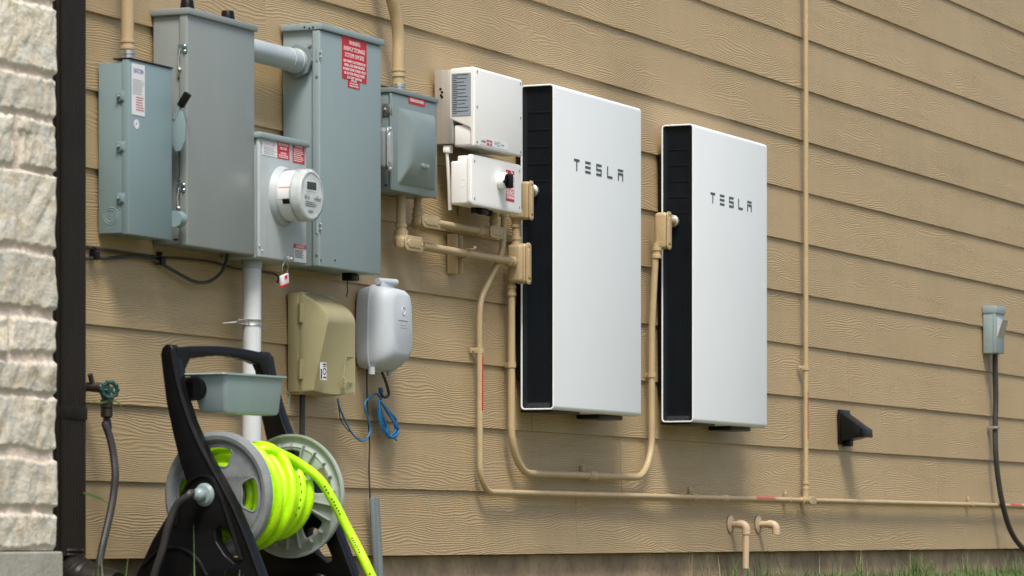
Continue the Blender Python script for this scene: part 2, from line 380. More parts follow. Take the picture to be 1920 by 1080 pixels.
# ------------------------------------------------------------------ ground
mb = MB(); mb.grid(lambda u, v: Vector((-45 + 120 * u, -75 + 76 * v, -0.04)), 60, 38)
mb2 = MB(); mb2.add([(-600, -600, -0.052), (600, -600, -0.052), (600, 600, -0.052), (-600, 600, -0.052)], [(0, 1, 2, 3)])
g = build("ground", mb2, m_ground); tagp(g, kind='structure')
g2 = build("lawn_soil", mb, m_ground); tagp(g2, kind='structure')

# ------------------------------------------------------------------ siding wall
EXP, SB = 0.2032, 0.10
XL, XR = X(118) - 0.25, 9.0
wall = thing("siding_wall", "tan horizontal lap siding wall with embossed wood grain above a concrete foundation", "wall", (XL, 0, 0))
joints = {0: [X(1083), X(1885)], 1: [X(1166), X(1760)], 2: [X(998), X(1655)], 3: [X(1592)], 4: [X(791)], 5: [X(1300)], 6: [X(455)], 7: [X(1700), X(500)], 8: [X(1654)], 9: [X(1085)], 10: [X(1472)], 11: [X(1862)], 12: [X(990)]}
mb = MB(); vals = []
TH_ = 0.0165
for k in range(21):
    xs = [XL] + sorted(x for x in joints.get(k, [random.uniform(XL + 1, XL + 2.5), random.uniform(1, 3)])) + [XR]
    for i in range(len(xs) - 1):
        xa, xb = xs[i] + (0.0011 if i else 0), xs[i + 1] - (0.0011 if i < len(xs) - 2 else 0)
        z0 = SB + k * EXP; z1 = z0 + EXP + 0.03; dd = random.uniform(-0.0008, 0.0008); rv = random.random()
        n0 = len(mb.bm.faces); ns = max(1, int((xb - xa) / 0.3))
        w0 = [0.0012 * noise.noise(Vector((xa + (xb - xa) * q / ns, k * 3.1, 0.5))) for q in range(ns + 1)]
        prof = lambda q: [(dd + w0[q], z0 + 0.0015), (dd + w0[q] - 0.0015, z0), (dd + w0[q] - TH_, z0), (dd + w0[q] - TH_ - 0.0095, z1), (dd + w0[q] - 0.0095, z1)]
        rows = [[mb.bm.verts.new((xa + (xb - xa) * q / ns, -d_, z_)) for d_, z_ in prof(q)] for q in range(ns + 1)]
        for q in range(ns):
            for j in range(5): mb.bm.faces.new([rows[q][j], rows[q + 1][j], rows[q + 1][(j + 1) % 5], rows[q][(j + 1) % 5]])
        mb.bm.faces.new(rows[0]); mb.bm.faces.new(rows[-1][::-1])
        vals += [rv] * (len(mb.bm.faces) - n0)
mb.bm.verts.index_update()
lay = mb.bm.faces.layers.float.new("plank")
mb.bm.faces.ensure_lookup_table()
for f, v in zip(mb.bm.faces, vals): f[lay] = v
sid = build("siding", mb, m_siding, wall)
mb = MB(); mb.box(XL, XR, -0.14, -0.0275, 0.1, 4.5); build("wall_sheathing", mb, m_conc, wall)
mb = MB(); mb.box(XL, XR, -0.20, -0.033, -0.3, 0.0985, 0.003)
build("foundation", mb, m_conc, wall)

# ------------------------------------------------------------------ stone wall at the left
SD = 0.24                                   # how far its face stands before the siding
SXR = X(108, SD); SXL = SXR - 0.95
rng = random.Random(3)
# rows (pixel y along the right edge) of the stones with vertical splits measured in metres from the corner
rows_px = [(-420, -330, [.3, .7]), (-322, -235, [.25, .6]), (-227, -158, [.4, .75]), (-150, -55, [0.2, .5, .8]), (-45, 5, [0.35, .62]), (12, 138, [0.275, 0.6]), (146, 225, [0.42, .8]), (232, 260, [0.185, .6]), (262, 320, [0.175, .6]), (328, 470, [.37, .66]),
           (482, 588, [.36, .6]), (600, 665, [.215, .48, .8]), (676, 736, [.34, .65]), (742, 845, [.40, .75]), (858, 950, [.31, .6]), (962, 1026, [.37, .7])]
stones = []
for ya, yb, cuts in rows_px:
    za, zb = Zz(108, ya, SD), Zz(108, yb, SD); cc = [0] + [c for c in cuts] + [1.05]
    for i in range(len(cc) - 1):
        if (ya, i) == (232, 1) : stones.append((.56, 1.1, Zz(108, 320, SD), za, rng.random(), .95)); stones.append((.197, .55, Zz(108, 320, SD), za, rng.random(), 1.0)); continue
        if (ya in (232, 262)) and i > 0: continue
        stones.append((cc[i] + (0.006 if i else -0.06), cc[i + 1] - 0.008, zb + rng.uniform(-.006, .006), za + rng.uniform(-.006, .006), rng.random(), rng.uniform(0.84, 1.08)))
zlo, zhi = Zz(108, 1032, SD), Zz(108, -420, SD)
du = 0.0045; nu = int((0.95 + 0.22) / du); nv = int((zhi - zlo) / du)
mb = MB(); sv, tv = [], []; grid = []
for i in range(nu + 1):
    u = -0.22 + (1.17) * i / nu            # u<0 wraps round the corner onto the return face
    col = []
    for j in range(nv + 1):
        z = zlo + (zhi - zlo) * j / nv
        wu = u + 0.011 * noise.noise(Vector((u * 14, z * 14, 1))) + 0.006 * noise.noise(Vector((u * 60, z * 60, 5)))
        wz = z + 0.011 * noise.noise(Vector((u * 8, z * 8, 9))) + 0.006 * noise.noise(Vector((u * 60, z * 60, 2)))
        best, tone, sid_ = -1, 1, 0
        for a, b_, c_, d_, idn, tn in stones:
            if u < -0.02: a = -0.3
            e = min(wu - a, b_ - wu, wz - c_, d_ - wz)
            if e > best: best, tone, sid_ = e, tn, idn
        f = max(0.0, min(1.0, best / 0.0065)); f = f * f * (3 - 2 * f)
        rough = noise.fractal(Vector((u * 22, z * 22, sid_ * 50)), 0.9, 2.1, 5) * 0.0032 + abs(noise.noise(Vector((u * 11 + z * 7, z * 6, sid_ * 31)))) * 0.008 - abs(noise.noise(Vector((u * 26, z * 19 + u * 8, sid_ * 13)))) * 0.003 + (sid_ - .5) * .004
        mort = noise.noise(Vector((u * 80, z * 80, 3))) * 0.0015 + .0045
        h = f * (0.0105 + rough) + (1 - f) * mort
        rc = 0.012
        if u >= rc: base, nrm = Vector((SXR - u, -SD, z)), Vector((0, -1, 0))
        elif u > -rc:
            a = (rc - u) / (2 * rc) * math.pi / 2; base = Vector((SXR - rc, -SD + rc, z)) + Vector((math.sin(a), -math.cos(a), 0)) * rc; nrm = Vector((math.sin(a), -math.cos(a), 0))
        else: base, nrm = Vector((SXR, -SD + (-u), z)), Vector((1, 0, 0))
        col.append(mb.bm.verts.new(base + nrm * (h - 0.012))); sv.append(f); tv.append(tone if f > .3 else 1)
    grid.append(col)
for i in range(nu):
    for j in range(nv): mb.bm.faces.new([grid[i][j], grid[i + 1][j], grid[i + 1][j + 1], grid[i][j + 1]])
mb.bm.verts.ensure_lookup_table(); l1 = mb.bm.verts.layers.float.new("stone"); l2 = mb.bm.verts.layers.float.new("tone")
for v, a, b_ in zip(mb.bm.verts, sv, tv): v[l1] = a; v[l2] = b_
st = thing("stone_wall", "cream rough limestone wall with pinkish mortar at the left edge beside the dark downspout", "wall", (SXR - .4, -SD + .1, 0))
build("stones", mb, m_stone, st, sharp=180)
mb = MB(); mb.box(SXL - .2, SXR - 0.03, 0.0, SD - 0.03, 0.0, zhi); build("wall_core", mb, m_conc, st)
mb = MB(); mb.box(SXL - .2, SXR + 0.008, -0.02, SD + 0.012, -0.3, Zz(108, 1034, SD + 0.012), 0.006, 3); build("base_ledge", mb, m_ledge, st)

# ------------------------------------------------------------------ downspout
dx1 = X(161, 0.085); dx0 = dx1 - 0.105
ds = thing("downspout", "dark bronze ribbed downspout running down the corner beside the limestone wall", "downspout", (dx0 + .05, -.05, 0))
zt = 4.2; zb = Zz(150, 1042, 0.085)
prof = []
def ribs(a, b, n, amp):
    return [(a + (b - a) * k / n, amp * (1 if k % 2 else 0)) for k in range(n + 1)]
fr = ribs(dx0, dx1, 14, 0.003); sd_ = ribs(0.085, 0.012, 10, 0.003)
mb = MB()
loop = [(x, 0.085 + a) for x, a in fr] + [(dx1 + a, d) for d, a in sd_[1:]] + [(dx0 - a, d) for d, a in sd_[::-1][:-1]]
mb.plate([[(x, -d) for x, d in loop]], (0, 0, (zt + zb) / 2), (1, 0, 0), (0, 1, 0), zt - zb)
build("spout_pipe", mb, m_bronze, ds, sharp=20)
mb = MB()
for z in (Zz(150, 775, .09),): mb.box(dx0 - .002, dx1 + .0015, 0.0, 0.0895, z - .016, z + .016, .002)
build("joint_collar", mb, m_bronze, ds)
mb = MB()
p = [Vector((dx0 + .052, -.05, zb + .02)), Vector((dx0 + .052, -.05, zb - .01)), Vector((dx0 + .052, -.065, zb - .035)), Vector((dx0 + .052, -.11, zb - .065)), Vector((dx0 + .052, -.20, zb - .09))]
pp = smooth(p, 6); mb.tube(pp, [0.052 + 0.003 * (i % 2) for i in range(len(pp))], 16)
build("spout_elbow", mb, m_bronze, ds)

# ------------------------------------------------------------------ electrical enclosures
def obx(name, T, px0, px1, d0, d1, pt, pb, mat, bev=0.003, parent=None):
    "box whose front face spans px0..px1 and, at its left edge, pixel rows pt..pb"
    mb = MB(); mb.box(X(px0, d1), X(px1, d1), d0, d1, Zz(px0, pb, d1), Zz(px0, pt, d1), bev); return build(name, mb, mat, parent or T)
def sticker(T, px0, px1, pt, pb, d, mat, name="sticker", parent=None):
    mb = MB(); mb.box(X(px0, d), X(px1, d), d + 0.0002, d + 0.0009, Zz(px0, pb, d), Zz(px0, pt, d)); return build(name, mb, mat, parent or T)
def lines(par, rows, px0, px1, pt, pb, d, mat, frac=0.62, name="lettering"):
    "rows: (text, height weight, width fraction) stacked between pt and pb"
    x0, x1, z1, z0 = X(px0, d), X(px1, d), Zz(px0, pt, d), Zz(px0, pb, d); mb = MB(); tot = sum(r[1] for r in rows); z = z1
    for s, wt, wf in rows:
        h = (z1 - z0) * wt / tot
        if s: textmb(mb, s, ((x0 + x1) / 2, -d - 0.0012, z - h / 2), h * frac, (x1 - x0) * wf)
        z -= h
    return build(name, mb, mat, par)
def hinge_latch(T, x, d, z, mat=m_teal, s=1.0):
    "door clip on a box's left face"
    mb = MB(); mb.box(x - .0025, x, d - .018 * s, d + .012 * s, z - .017 * s, z + .017 * s, .0015)
    mb.box(x - .006, x - .002, d - .004 * s, d + .008 * s, z - .012 * s, z + .012 * s, .001)
    screwx(mb, x - .002, d - .010 * s, z, .005 * s, .009); return build("door_clip", mb, mat, T)

# --- slim slate-blue safety switch (leftmost)
d1 = 0.098
xa, xb = X(242, d1), X(323, d1); za, zb_ = Zz(242, 439, d1), Zz(242, 110, d1)
sw = thing("safety_switch_box", "slate blue steel safety switch with side lever, leftmost of the wall boxes", "electrical box", ((xa + xb) / 2, -.05, za))
mb = MB(); mb.box(xa + .003, xb - .002, 0.004, d1 - .016, za + .004, zb_ - .006, .003); bd = build("enclosure", mb, m_eaton, sw)
mb = MB(); mb.box(xa, xb, d1 - .022, d1, za, zb_, .0035); build("cover", mb, m_eaton, sw)
mb = MB(); mb.box(xa - .001, xb + .003, .05, d1 + .003, zb_, zb_ + .0035, .001); build("drip_edge", mb, m_bronze, sw)
for py in (180, 274, 371): hinge_latch(sw, xa + .001, d1 - .022, Zz(242, py, d1), m_eaton, 0.8)
mb = MB()
c = WX(208, 405, xa + .003)
for r_ in (.022, .016): mb.torus((xa + .003, c.y, c.z), (-1, 0, 0), r_, .0013, 36, 6)
build("knockout", mb, m_eaton, sw)
lb = sticker(sw, 247, 271, 118, 214, d1, m_lab)
lines(lb, [("EATON", 1, .8)], 248, 270, 126, 136, d1, m_inkb, 0.85, "logo")
mb = MB(); scribble(mb, X(248, d1), X(270, d1), Zz(247, 176, d1), Zz(247, 146, d1), d1 + .001, 9, .25, 4); build("small_print", mb, m_inkg, lb)
mb = MB(); scribble(mb, X(254, d1), X(270, d1), Zz(247, 206, d1), Zz(247, 178, d1), d1 + .001, 6, .4, 5); build("small_print", mb, m_inkr, lb)
mb = MB(); mb.lathe((X(256, d1), -d1, Zz(256, 233, d1)), (0, -1, 0), [(.0125, 0), (.0125, .0008), (0, .0009)], 24); sk = build("round_sticker", mb, m_lab, sw)
mb = MB(); mb.lathe((X(255.5, d1), -d1 - .0009, Zz(256, 232, d1)), (0, -1, 0), [(.003, 0), (0, .0006)], 5); build("mark", mb, m_inkb, sk)
# lever
xl = xb + .016
mb = MB()
pts = [(323, 226), (334, 206), (341, 204), (348, 232), (348, 262), (340, 282), (330, 285), (322, 268), (318, 240)]
P3 = [WX(a, b_, xl) for a, b_ in pts]
mb.plate([[(-p_.y, p_.z) for p_ in P3]], (xl, 0, 0), (0, -1, 0), (0, 0, 1), .006, .001); lv = build("lever_plate", mb, m_eaton, sw)
a, b_ = WX(327, 224, xl), WX(336, 203, xl)
c = WX(349, 181, xl)
mb = MB(); mb.tube([a, b_, (b_ + c) / 2], .006, 10); build("lever_arm", mb, m_eaton, lv)
mb = MB(); ax = (c - b_).normalized(); side = Vector((1, 0, 0)); up = ax.cross(side)
mb.obox((b_ + c) / 2 + ax * .008, side * .008, up * .0095, ax * .021, .003); build("lever_grip", mb, m_blk, lv)
mb = MB(); mb.tube([WX(329, 285, xb), WX(329, 285, xl + .006)], .004, 10); 
mb = MB(); mb.tube([WX(327, 410, xb + .0), WX(327, 410, xb) + Vector((.03, 0, 0))], .022, 20); build("side_knob", mb, m_eaton, sw)

# --- tall warm-grey disconnect
d2 = 0.112
xa2, xb2 = X(352, d2), X(478, d2); za2, zt2 = Zz(352, 461, d2), Zz(352, 14, d2)
dc = thing("disconnect_cabinet", "tall plain warm grey steel cabinet with overhanging lid behind the slate blue switch", "electrical box", ((xa2 + xb2) / 2, -.05, za2))
mb = MB(); mb.box(xa2 + .004, xb2 - .003, .004, d2 - .022, za2 + .006, zt2 - .004, .003); build("enclosure", mb, m_grey, dc)
mb = MB(); mb.box(xa2 - .002, xb2, d2 - .026, d2, za2, zt2 - .004, .005, 3); build("door", mb, m_grey, dc)
mb = MB(); mb.box(xa2 - .006, xb2 + .006, .002, d2 + .007, zt2 - .018, zt2, .003); build("lid", mb, m_grey, dc)
def draw_latch(T, x, px, py, flip=False, mat=m_zblue):
    c = WX(px, py, x); s = -1 if flip else 1
    mb = MB(); mb.box(x - .006, x, -c.y - .014, -c.y + .014, c.z - .014, c.z + .014, .002)
    la = build("latch_plate", mb, mat, T)
    mb = MB()
    for dz in (-.007, .007): mb.ball((x - .007, c.y - .008, c.z + dz), .005, 10)
    mb.tube([(x - .008, c.y + .006, c.z), (x - .010, c.y + .010, c.z - s * .03), (x - .009, c.y + .008, c.z - s * .058)], .0022, 8)
    mb.ball((x - .008, c.y + .008, c.z - s * .055), .006, 10)
    build("latch_bail", mb, m_zinc, la)
    mb = MB(); mb.box(x - .005, x, -c.y - .016, -c.y - .003, c.z - s * .068 - .009, c.z - s * .068 + .009, .001)
    build("latch_hook", mb, m_zinc, la)
xf = xa2 + .0035
draw_latch(dc, xf, 344, 92); draw_latch(dc, xf, 342, 352)
mb = MB(); screwx(mb, xf, -WX(344, 50, xf).y, WX(344, 50, xf).z, .006, .004); screwx(mb, xf, -WX(338, 336, xf).y, WX(338, 336, xf).z, .006, .006); build_each("bolt", mb, m_zinc, dc)
mb = MB(); c = WX(331, 449, xf); mb.box(xf - .001, xf + .001, -c.y - .008, -c.y + .004, c.z - .002, c.z + .002); build("slot", mb, m_blk, dc)
# black insulator caps standing on the lid: parts of the cabinet
for px, py in ((351, 10), (427, 28)):
    o_ = W(px, py, .06); mb = MB()
    mb.lathe((o_.x, -.06, zt2 - .001), (0, 0, 1), [(.025, 0), (.025, .004), (.021, .006), (.019, .018), (.017, .034), (.016, .036), (0, .037)], 24); build("rubber_cap", mb, m_blk, dc)
mb = MB(); mb.box(xb2 - .004, xb2 + .004, .004, d2 - .024, Zz(352, 440, d2) - .02, Zz(352, 440, d2) + .05, .001); build("side_bracket", mb, m_zinc, dc)

# --- utility meter socket
d3 = 0.125
xa3, xb3 = X(487, d3), X(575, d3); za3, zt3 = Zz(487, 483, d3), Zz(487, 247, d3)
ms = thing("meter_socket_box", "pale grey steel meter box with red warning stickers and the round meter in front", "electrical box", ((xa3 + xb3) / 2, -.06, za3))
mb = MB(); mb.box(xa3 + .003, xb3 - .003, .004, d3 - .004, za3, zt3 - .004, .003); build("enclosure", mb, m_pale, ms)
mb = MB(); mb.box(xa3 - .002, xb3 + .001, d3 - .012, d3, za3 + .001, zt3 - .012, .004, 3); fc = build("cover", mb, m_pale, ms)
mb = MB(); mb.box(xa3 - .008, xb3 + .005, .002, d3 + .009, zt3 - .017, zt3, .004); build("lid", mb, m_teal, ms)
s1 = sticker(ms, 492, 519, 264, 290, d3, m_lab); lines(s1, [("DANGER", 1, .85)], 493, 518, 264, 272, d3, m_pink, .7)
mb = MB(); scribble(mb, X(494, d3), X(518, d3), Zz(492, 288, d3), Zz(492, 273, d3), d3 + .001, 5, .3, 8); build("small_print", mb, m_inkg, s1)
s2 = sticker(ms, 520, 542, 264, 296, d3, m_red); lines(s2, [("REVENUE", 1.2, .85), ("METER", 1.2, .62), ("", .5, 1), ("CAUTION", .8, .5), ("DO NOT REMOVE THIS", .6, .8), ("COVER OR METER SEAL", .6, .8)], 520.5, 541.5, 266, 295, d3, m_lab, .66)
s3 = sticker(ms, 548.5, 570.5, 269, 304, d3, m_red); lines(s3, [("WARNING", 1, .7)], 549, 570, 270.5, 276, d3, m_lab, .7)
mb = MB(); scribble(mb, X(550, d3), X(569, d3), Zz(549, 302, d3), Zz(549, 277, d3), d3 + .001, 7, .42, 41); build("small_print", mb, m_lab, s3)
s4 = sticker(ms, 551, 573.5, 457, 490, d3, m_lab)
s5 = sticker(ms, 551, 573.5, 457, 465, d3 + .0008, m_red, "sticker_band", s4); lines(s5, [("DANGER", 1, .75)], 552, 573, 457, 465, d3 + .0009, m_lab, .7)
mb = MB(); scribble(mb, X(552, d3), X(570, d3), Zz(551, 483, d3), Zz(551, 467, d3), d3 + .001, 6, .5, 11); build("small_print", mb, m_ink, s4)
mb = MB(); c = W(536, 481, d3); mb.box(c.x - .012, c.x + .012, d3, d3 + .016, za3 - .002, za3 + .014, .003); screw(mb, c.x, za3 + .006, d3 + .016, .006, .006); build("hasp", mb, m_zinc, ms)
mb = MB(); screw(mb, X(484.5 + 2, d3), Zz(487, 461, d3), d3 - .001, .003, .003); screw(mb, X(491, d3), Zz(491, 470, d3), d3, .003, .003); build_each("screw", mb, m_zinc, ms)

# --- the round meter on it: plugs in, lifts off
mc = W(530, 368, d3)
mt_ = thing("electric_meter", "round white glass-faced electricity meter with digital display on the pale grey box", "electric meter", (mc.x, -d3, mc.z))
mb = MB(); mb.lathe((mc.x, -d3 + .001, mc.z), (0, -1, 0), [(.084, 0), (.083, .006), (.078, .012), (.0745, .018), (.074, .02)], 56); build("mounting_ring", mb, m_pale, mt_)
m_clear = bpy.data.materials.new("clear_glass"); m_clear.use_nodes = True; pb_ = m_clear.node_tree.nodes["Principled BSDF"]
pb_.inputs["Transmission Weight"].default_value = 1; pb_.inputs["Roughness"].default_value = .03; pb_.inputs["IOR"].default_value = 1.15; pb_.inputs["Base Color"].default_value = (.93, .97, .96, 1)
mb = MB(); mb.lathe((mc.x, -d3, mc.z), (0, -1, 0), [(.0735, .06), (.0738, .082), (.0725, .090), (.068, .0945), (.060, .0965), (0, .0972)], 56); build("glass_cover", mb, m_clear, mt_)
mb = MB(); mb.torus((mc.x, -d3 - .060, mc.z), (0, -1, 0), .0722, .0022, 56, 8); build("cover_ring", mb, m_pvc, mt_)
mb = MB(); mb.lathe((mc.x, -d3, mc.z), (0, -1, 0), [(.072, .01), (.072, .055), (.0705, .078), (.068, .084)], 56); build("meter_housing", mb, m_ivory if False else m_glass, mt_)
mb = MB(); mb.lathe((mc.x, -d3 - .084, mc.z), (0, -1, 0), [(.069, -.004), (.0695, 0), (.067, .004), (.063, .0055), (.0625, .002), (0, .002)], 56); fcm = build("face_plate", mb, m_glass, mt_)
df = d3 + .0865
mb = MB(); cx_, cz_ = mc.x, mc.z
mb.plate([rrect(cx_ - .033, cz_ + .010, cx_ + .033, cz_ + .040, .004), rrect(cx_ - .028, cz_ + .014, cx_ + .028, cz_ + .036, .002)[::-1]], (0, -df, 0), (1, 0, 0), (0, 0, 1), .003); build("display_frame", mb, m_lab, fcm)
mb = MB(); mb.box(cx_ - .029, cx_ + .029, df - .001, df + .0007, cz_ + .013, cz_ + .037); build("display", mb, m_lcd, fcm)
mb = MB()
scribble(mb, cx_ - .036, cx_ + .036, cz_ - .034, cz_ - .018, df, 3, .5, 31); scribble(mb, cx_ - .02, cx_ + .02, cz_ - .050, cz_ - .042, df, 2, .5, 32)
mb.bm.faces.ensure_lookup_table(); build("small_print", mb, m_ink, fcm)
mb = MB()
for dx_, rr_ in ((-.035, .006), (-.018, .005), (.022, .006), (.038, .007), (.050, .005)): mb.lathe((cx_ + dx_, -df, cz_ - .006), (0, -1, 0), [(rr_, 0), (rr_, .003), (rr_ * .6, .005), (0, .005)], 14)
build_each("face_button", mb, m_zinc, fcm)
# stickers curved round its housing
def curved(name, a0, a1, h0, h1, mat, rr=.0722):
    mb = MB(); mb.grid(lambda u, v: Vector((mc.x + (rr + .0006) * math.cos(a0 + (a1 - a0) * u), -d3 - (h0 + (h1 - h0) * v), mc.z + (rr + .0006) * math.sin(a0 + (a1 - a0) * u))), 10, 2); return build(name, mb, mat, mt_)
curved("side_label", R(168), R(192), .024, .056, m_lab); curved("label_band", R(165), R(168), .024, .060, M("orange_ink", (.65, .2, .05), .5))
curved("dark_label", R(191), R(203), .036, .062, m_blk)

# --- seal tag hanging under the meter box
tg = W(533, 524, d3 + .01)
tag_ = thing("meter_seal_tag", "small clear seal tag with red base hanging by a wire under the meter box", "tag", (tg.x, tg.y, tg.z - .016))
mb = MB(); e1 = Vector((.4, 0, .11)).normalized()
mb.obox(tg, e1 * .021, Vector((0, 1, 0)) * .004, Vector((-.18, 0, 1)).normalized() * .0135, .001); bdy = build("tag_body", mb, m_lab, tag_)
mb = MB(); mb.obox(tg + Vector((-.002, -.001, -.0145)), e1 * .024, Vector((0, 1, 0)) * .006, Vector((0, 0, 1)) * .002, .001); mb.obox(tg + Vector((.002, -.004, .007)), e1 * .008, Vector((0, 1, 0)) * .001, Vector((0, 0, 1)) * .005); build("tag_base", mb, m_red, tag_)
mb = MB(); mb.tube(smooth([W(536, 485, d3 + .012), W(540, 497, d3 + .014), W(539, 508, d3 + .012), tg + Vector((.008, 0, .014)), tg + Vector((-.012, 0, .012)), W(530, 500, d3 + .012), W(535, 487, d3 + .011)], 6), .0009, 6); build("seal_wire", mb, m_zinc, tag_)

# --- tall blue-grey main cabinet
d4 = 0.128
xa4, xb4 = X(601, d4), X(716, d4); za4, zt4 = Zz(601, 500, d4), Zz(610, 45, d4)
mcab = thing("main_service_cabinet", "tallest blue-grey steel cabinet with large red energy storage warning sticker", "electrical box", ((xa4 + xb4) / 2, -.06, za4))
mb = MB(); mb.box(xa4 + .006, xb4 - .003, .004, d4 - .024, za4 + .003, zt4 - .006, .003); build("enclosure", mb, m_teal, mcab)
mb = MB(); mb.box(xa4 - .004, xb4 - .004, d4 - .026, d4, za4, zt4 - .02, .005, 3); build("door", mb, m_teal, mcab)
mb = MB(); mb.box(xa4 - .006, xb4 + .006, .002, d4 + .006, zt4 - .019, zt4, .003); build("lid", mb, m_teal, mcab)
xs4 = xa4 + .0055
mb = MB()
for px, py in ((581, 86), (597, 74)):
    c = WX(px, py, xs4); screwx(mb, xs4, -c.y, c.z, .006, .005)
build_each("bolt", mb, m_zinc, mcab)
mb = MB()
for px, py in ((571, 51), (580, 53), (587, 51)):
    c = WX(px, py, xa4 - .006); mb.ball((xa4 - .006, c.y, c.z), .003, 8)
build_each("rivet", mb, m_blk, mcab)
for (pa, pb_) in ((92, 148), (415, 482)):
    a = WX(597, pa, xs4); b_ = WX(597, pb_, xs4)
    mb = MB(); mb.tube([(xs4 - .006, a.y, a.z), (xs4 - .006, a.y, a.z - .035)], .0058, 12); mb.tube([(xs4 - .006, a.y, a.z - .035), (xs4 - .004, a.y, b_.z + .01)], .003, 8)
    la = build("draw_latch", mb, m_teal, mcab)
    mb = MB(); mb.box(xs4 - .008, xs4, -a.y - .009, -a.y + .006, b_.z - .004, b_.z + .022, .002); screwx(mb, xs4 - .007, -a.y, b_.z + .006, .005, .005); build("latch_hook", mb, m_zinc, la)
    mb = MB()
    for dz in (-.01, -.024): screwx(mb, xa4 - .004, -a.y + .012, a.z + dz, .004, .003)
    build_each("rivet", mb, m_zinc, la)
mb = MB(); mb.box(X(641, d4), X(687, d4), d4 + .0002, d4 + .0009, Zz(641, 146, d4), Zz(641, 67, d4)); mb.box(X(652, d4), X(674, d4), d4 + .0002, d4 + .0009, Zz(652, 163, d4), Zz(652, 146, d4)); s1 = build("sticker", mb, m_red, mcab)
lines(s1, [("WARNING", 1.15, .46), ("ENERGY STORAGE", 1.15, .87), ("SYSTEM ON SITE", 1.15, .80), ("", .15, 1), ("DISCONNECTS IN GENERATION", .72, .9), ("PANEL, AND MAIN BREAKER", .72, .84), ("IN MAIN SERVICE PANEL MUST", .72, .93), ("BE OFF FOR WHOLE HOME", .72, .84), ("ELECTRIC SHUTOFF", .72, .6)], 641.5, 686.5, 70, 146, d4, m_lab, .66)
lines(s1, [("CAUTION", 1, .5), ("DO NOT OPEN", .8, .7), ("WHEN ENERGIZED", .8, .8)], 652.5, 673.5, 147, 162, d4, m_lab, .6)
mb = MB(); c = W(645, 494, d4)
for px in (602, 628): screw(mb, X(px, d4) if px > 610 else xa4 + .002, Zz(px, 488, d4), d4, .003, .002)
mb.box(xb4 - .11, xb4 - .07, .05, .085, za4 - .02, za4 + .004, .004); mb.torus((xb4 - .045, -.07, za4 - .008), (0, 1, 0), .008, .0018, 20, 6); build_each("bottom_lug", mb, m_blk, mcab)

# --- big grey conduit between the tall grey and tall blue-grey cabinets
dp = .058; pz = Zz(480, 101, dp); xL = xb2 - .002; xe = X(583, dp)
bc = thing("bridge_conduit", "thick pale grey plastic pipe joining the two tall cabinets near their tops", "conduit", ((xL + xe) / 2, -dp, pz))
pz = Zz(530, 108, dp); xe = xs4 + .004
mb = MB(); mb.tube([(xL, -dp, pz), (xe - .04, -dp, pz)], .0315, 28); build("pipe", mb, m_pvc, bc)
mb = MB(); mb.lathe((xe - .085, -dp, pz), (1, 0, 0), [(.0315, 0), (.0335, .001), (.0335, .045), (.0355, .047), (.0355, .075), (0, .075)], 28); build("adapter", mb, m_pvc, bc)
mb = MB(); mb.lathe((xe - .018, -dp, pz), (1, 0, 0), [(.034, -.008), (.048, -.006), (.048, .012), (.03, .0125)], 8)
for k in range(8): a = k * math.pi / 4; mb.obox((xe - .014, -dp + .042 * math.cos(a), pz + .042 * math.sin(a)), Vector((.009, 0, 0)), Vector((0, math.cos(a), math.sin(a))) * .005, Vector((0, -math.sin(a), math.cos(a))) * .004, .001)
build("lock_nut", mb, m_duct, bc)

# --- generation panel
d5 = 0.108
xa5, xb5 = X(735, d5), X(820, d5); za5, zt5 = Zz(735, 356, d5), Zz(737, 170, d5)
gp = thing("generation_panel", "green-grey load centre with embossed door and small red generation panel sticker", "electrical box", ((xa5 + xb5) / 2, -.05, za5))
mb = MB(); mb.box(xa5 + .002, xb5 - .002, .004, d5 - .012, za5 + .002, zt5 - .002, .003); build("enclosure", mb, m_teal2, gp)
mb = MB(); mb.box(xa5 - .003, xb5 + .003, .004, d5 + .004, zt5 - .005, zt5 + .010, .002)
build("lid", mb, m_teal2, gp)
mb = MB(); mb.box(xa5 - .002, xb5 + .002, d5 - .010, d5, za5, zt5 - .006, .004); dr = build("door", mb, m_teal2, gp)
W5, H5 = xb5 - xa5, zt5 - za5
def emb(u, v, out):
    return Vector((xa5 + W5 * u, -(d5 + out), zt5 - H5 * v))
o0 = [emb(.12, .15, -.001), emb(.94, .15, -.001), emb(.94, .93, -.001), emb(.12, .93, -.001)]
o1 = [emb(.14, .17, .004), emb(.92, .17, .004), emb(.92, .91, .004), emb(.14, .91, .004)]
i0 = [emb(.30, .32, .034), emb(.72, .32, .034), emb(.72, .66, .034), emb(.30, .66, .034)]
mb = MB(); mb.add(o0 + o1 + i0, [(0, 1, 5, 4), (1, 2, 6, 5), (2, 3, 7, 6), (3, 0, 4, 7), (4, 5, 9, 8), (5, 6, 10, 9), (6, 7, 11, 10), (7, 4, 8, 11), (8, 9, 10, 11)])
bmesh.ops.bevel(mb.bm, geom=list(mb.bm.edges), offset=.003, segments=2, affect='EDGES', clamp_overlap=True)
build("embossing", mb, m_teal2, dr)
mb = MB(); mb.box(X(785, d5 + .02), X(797, d5 + .02), d5 + .014, d5 + .0355, Zz(785, 314, d5 + .02), Zz(785, 307, d5 + .02), .001); build("badge", mb, m_zinc, dr)
s1 = sticker(gp, 765.5, 796.5, 179, 193, d5, m_red); lines(s1, [("GENERATION PANEL", 1, .86)], 766, 796, 181, 191, d5, m_lab, .6)
hinge_latch(gp, xa5 + .001, d5 - .012, Zz(735, 205, d5), m_zinc, 1.1)
mb = MB()
for px, py in ((733, 335), (724, 347)):
    c = WX(px, py, xa5 + .002); screwx(mb, xa5 + .002, -c.y, c.z, .0035, .003)
build_each("screw", mb, m_blk, gp)

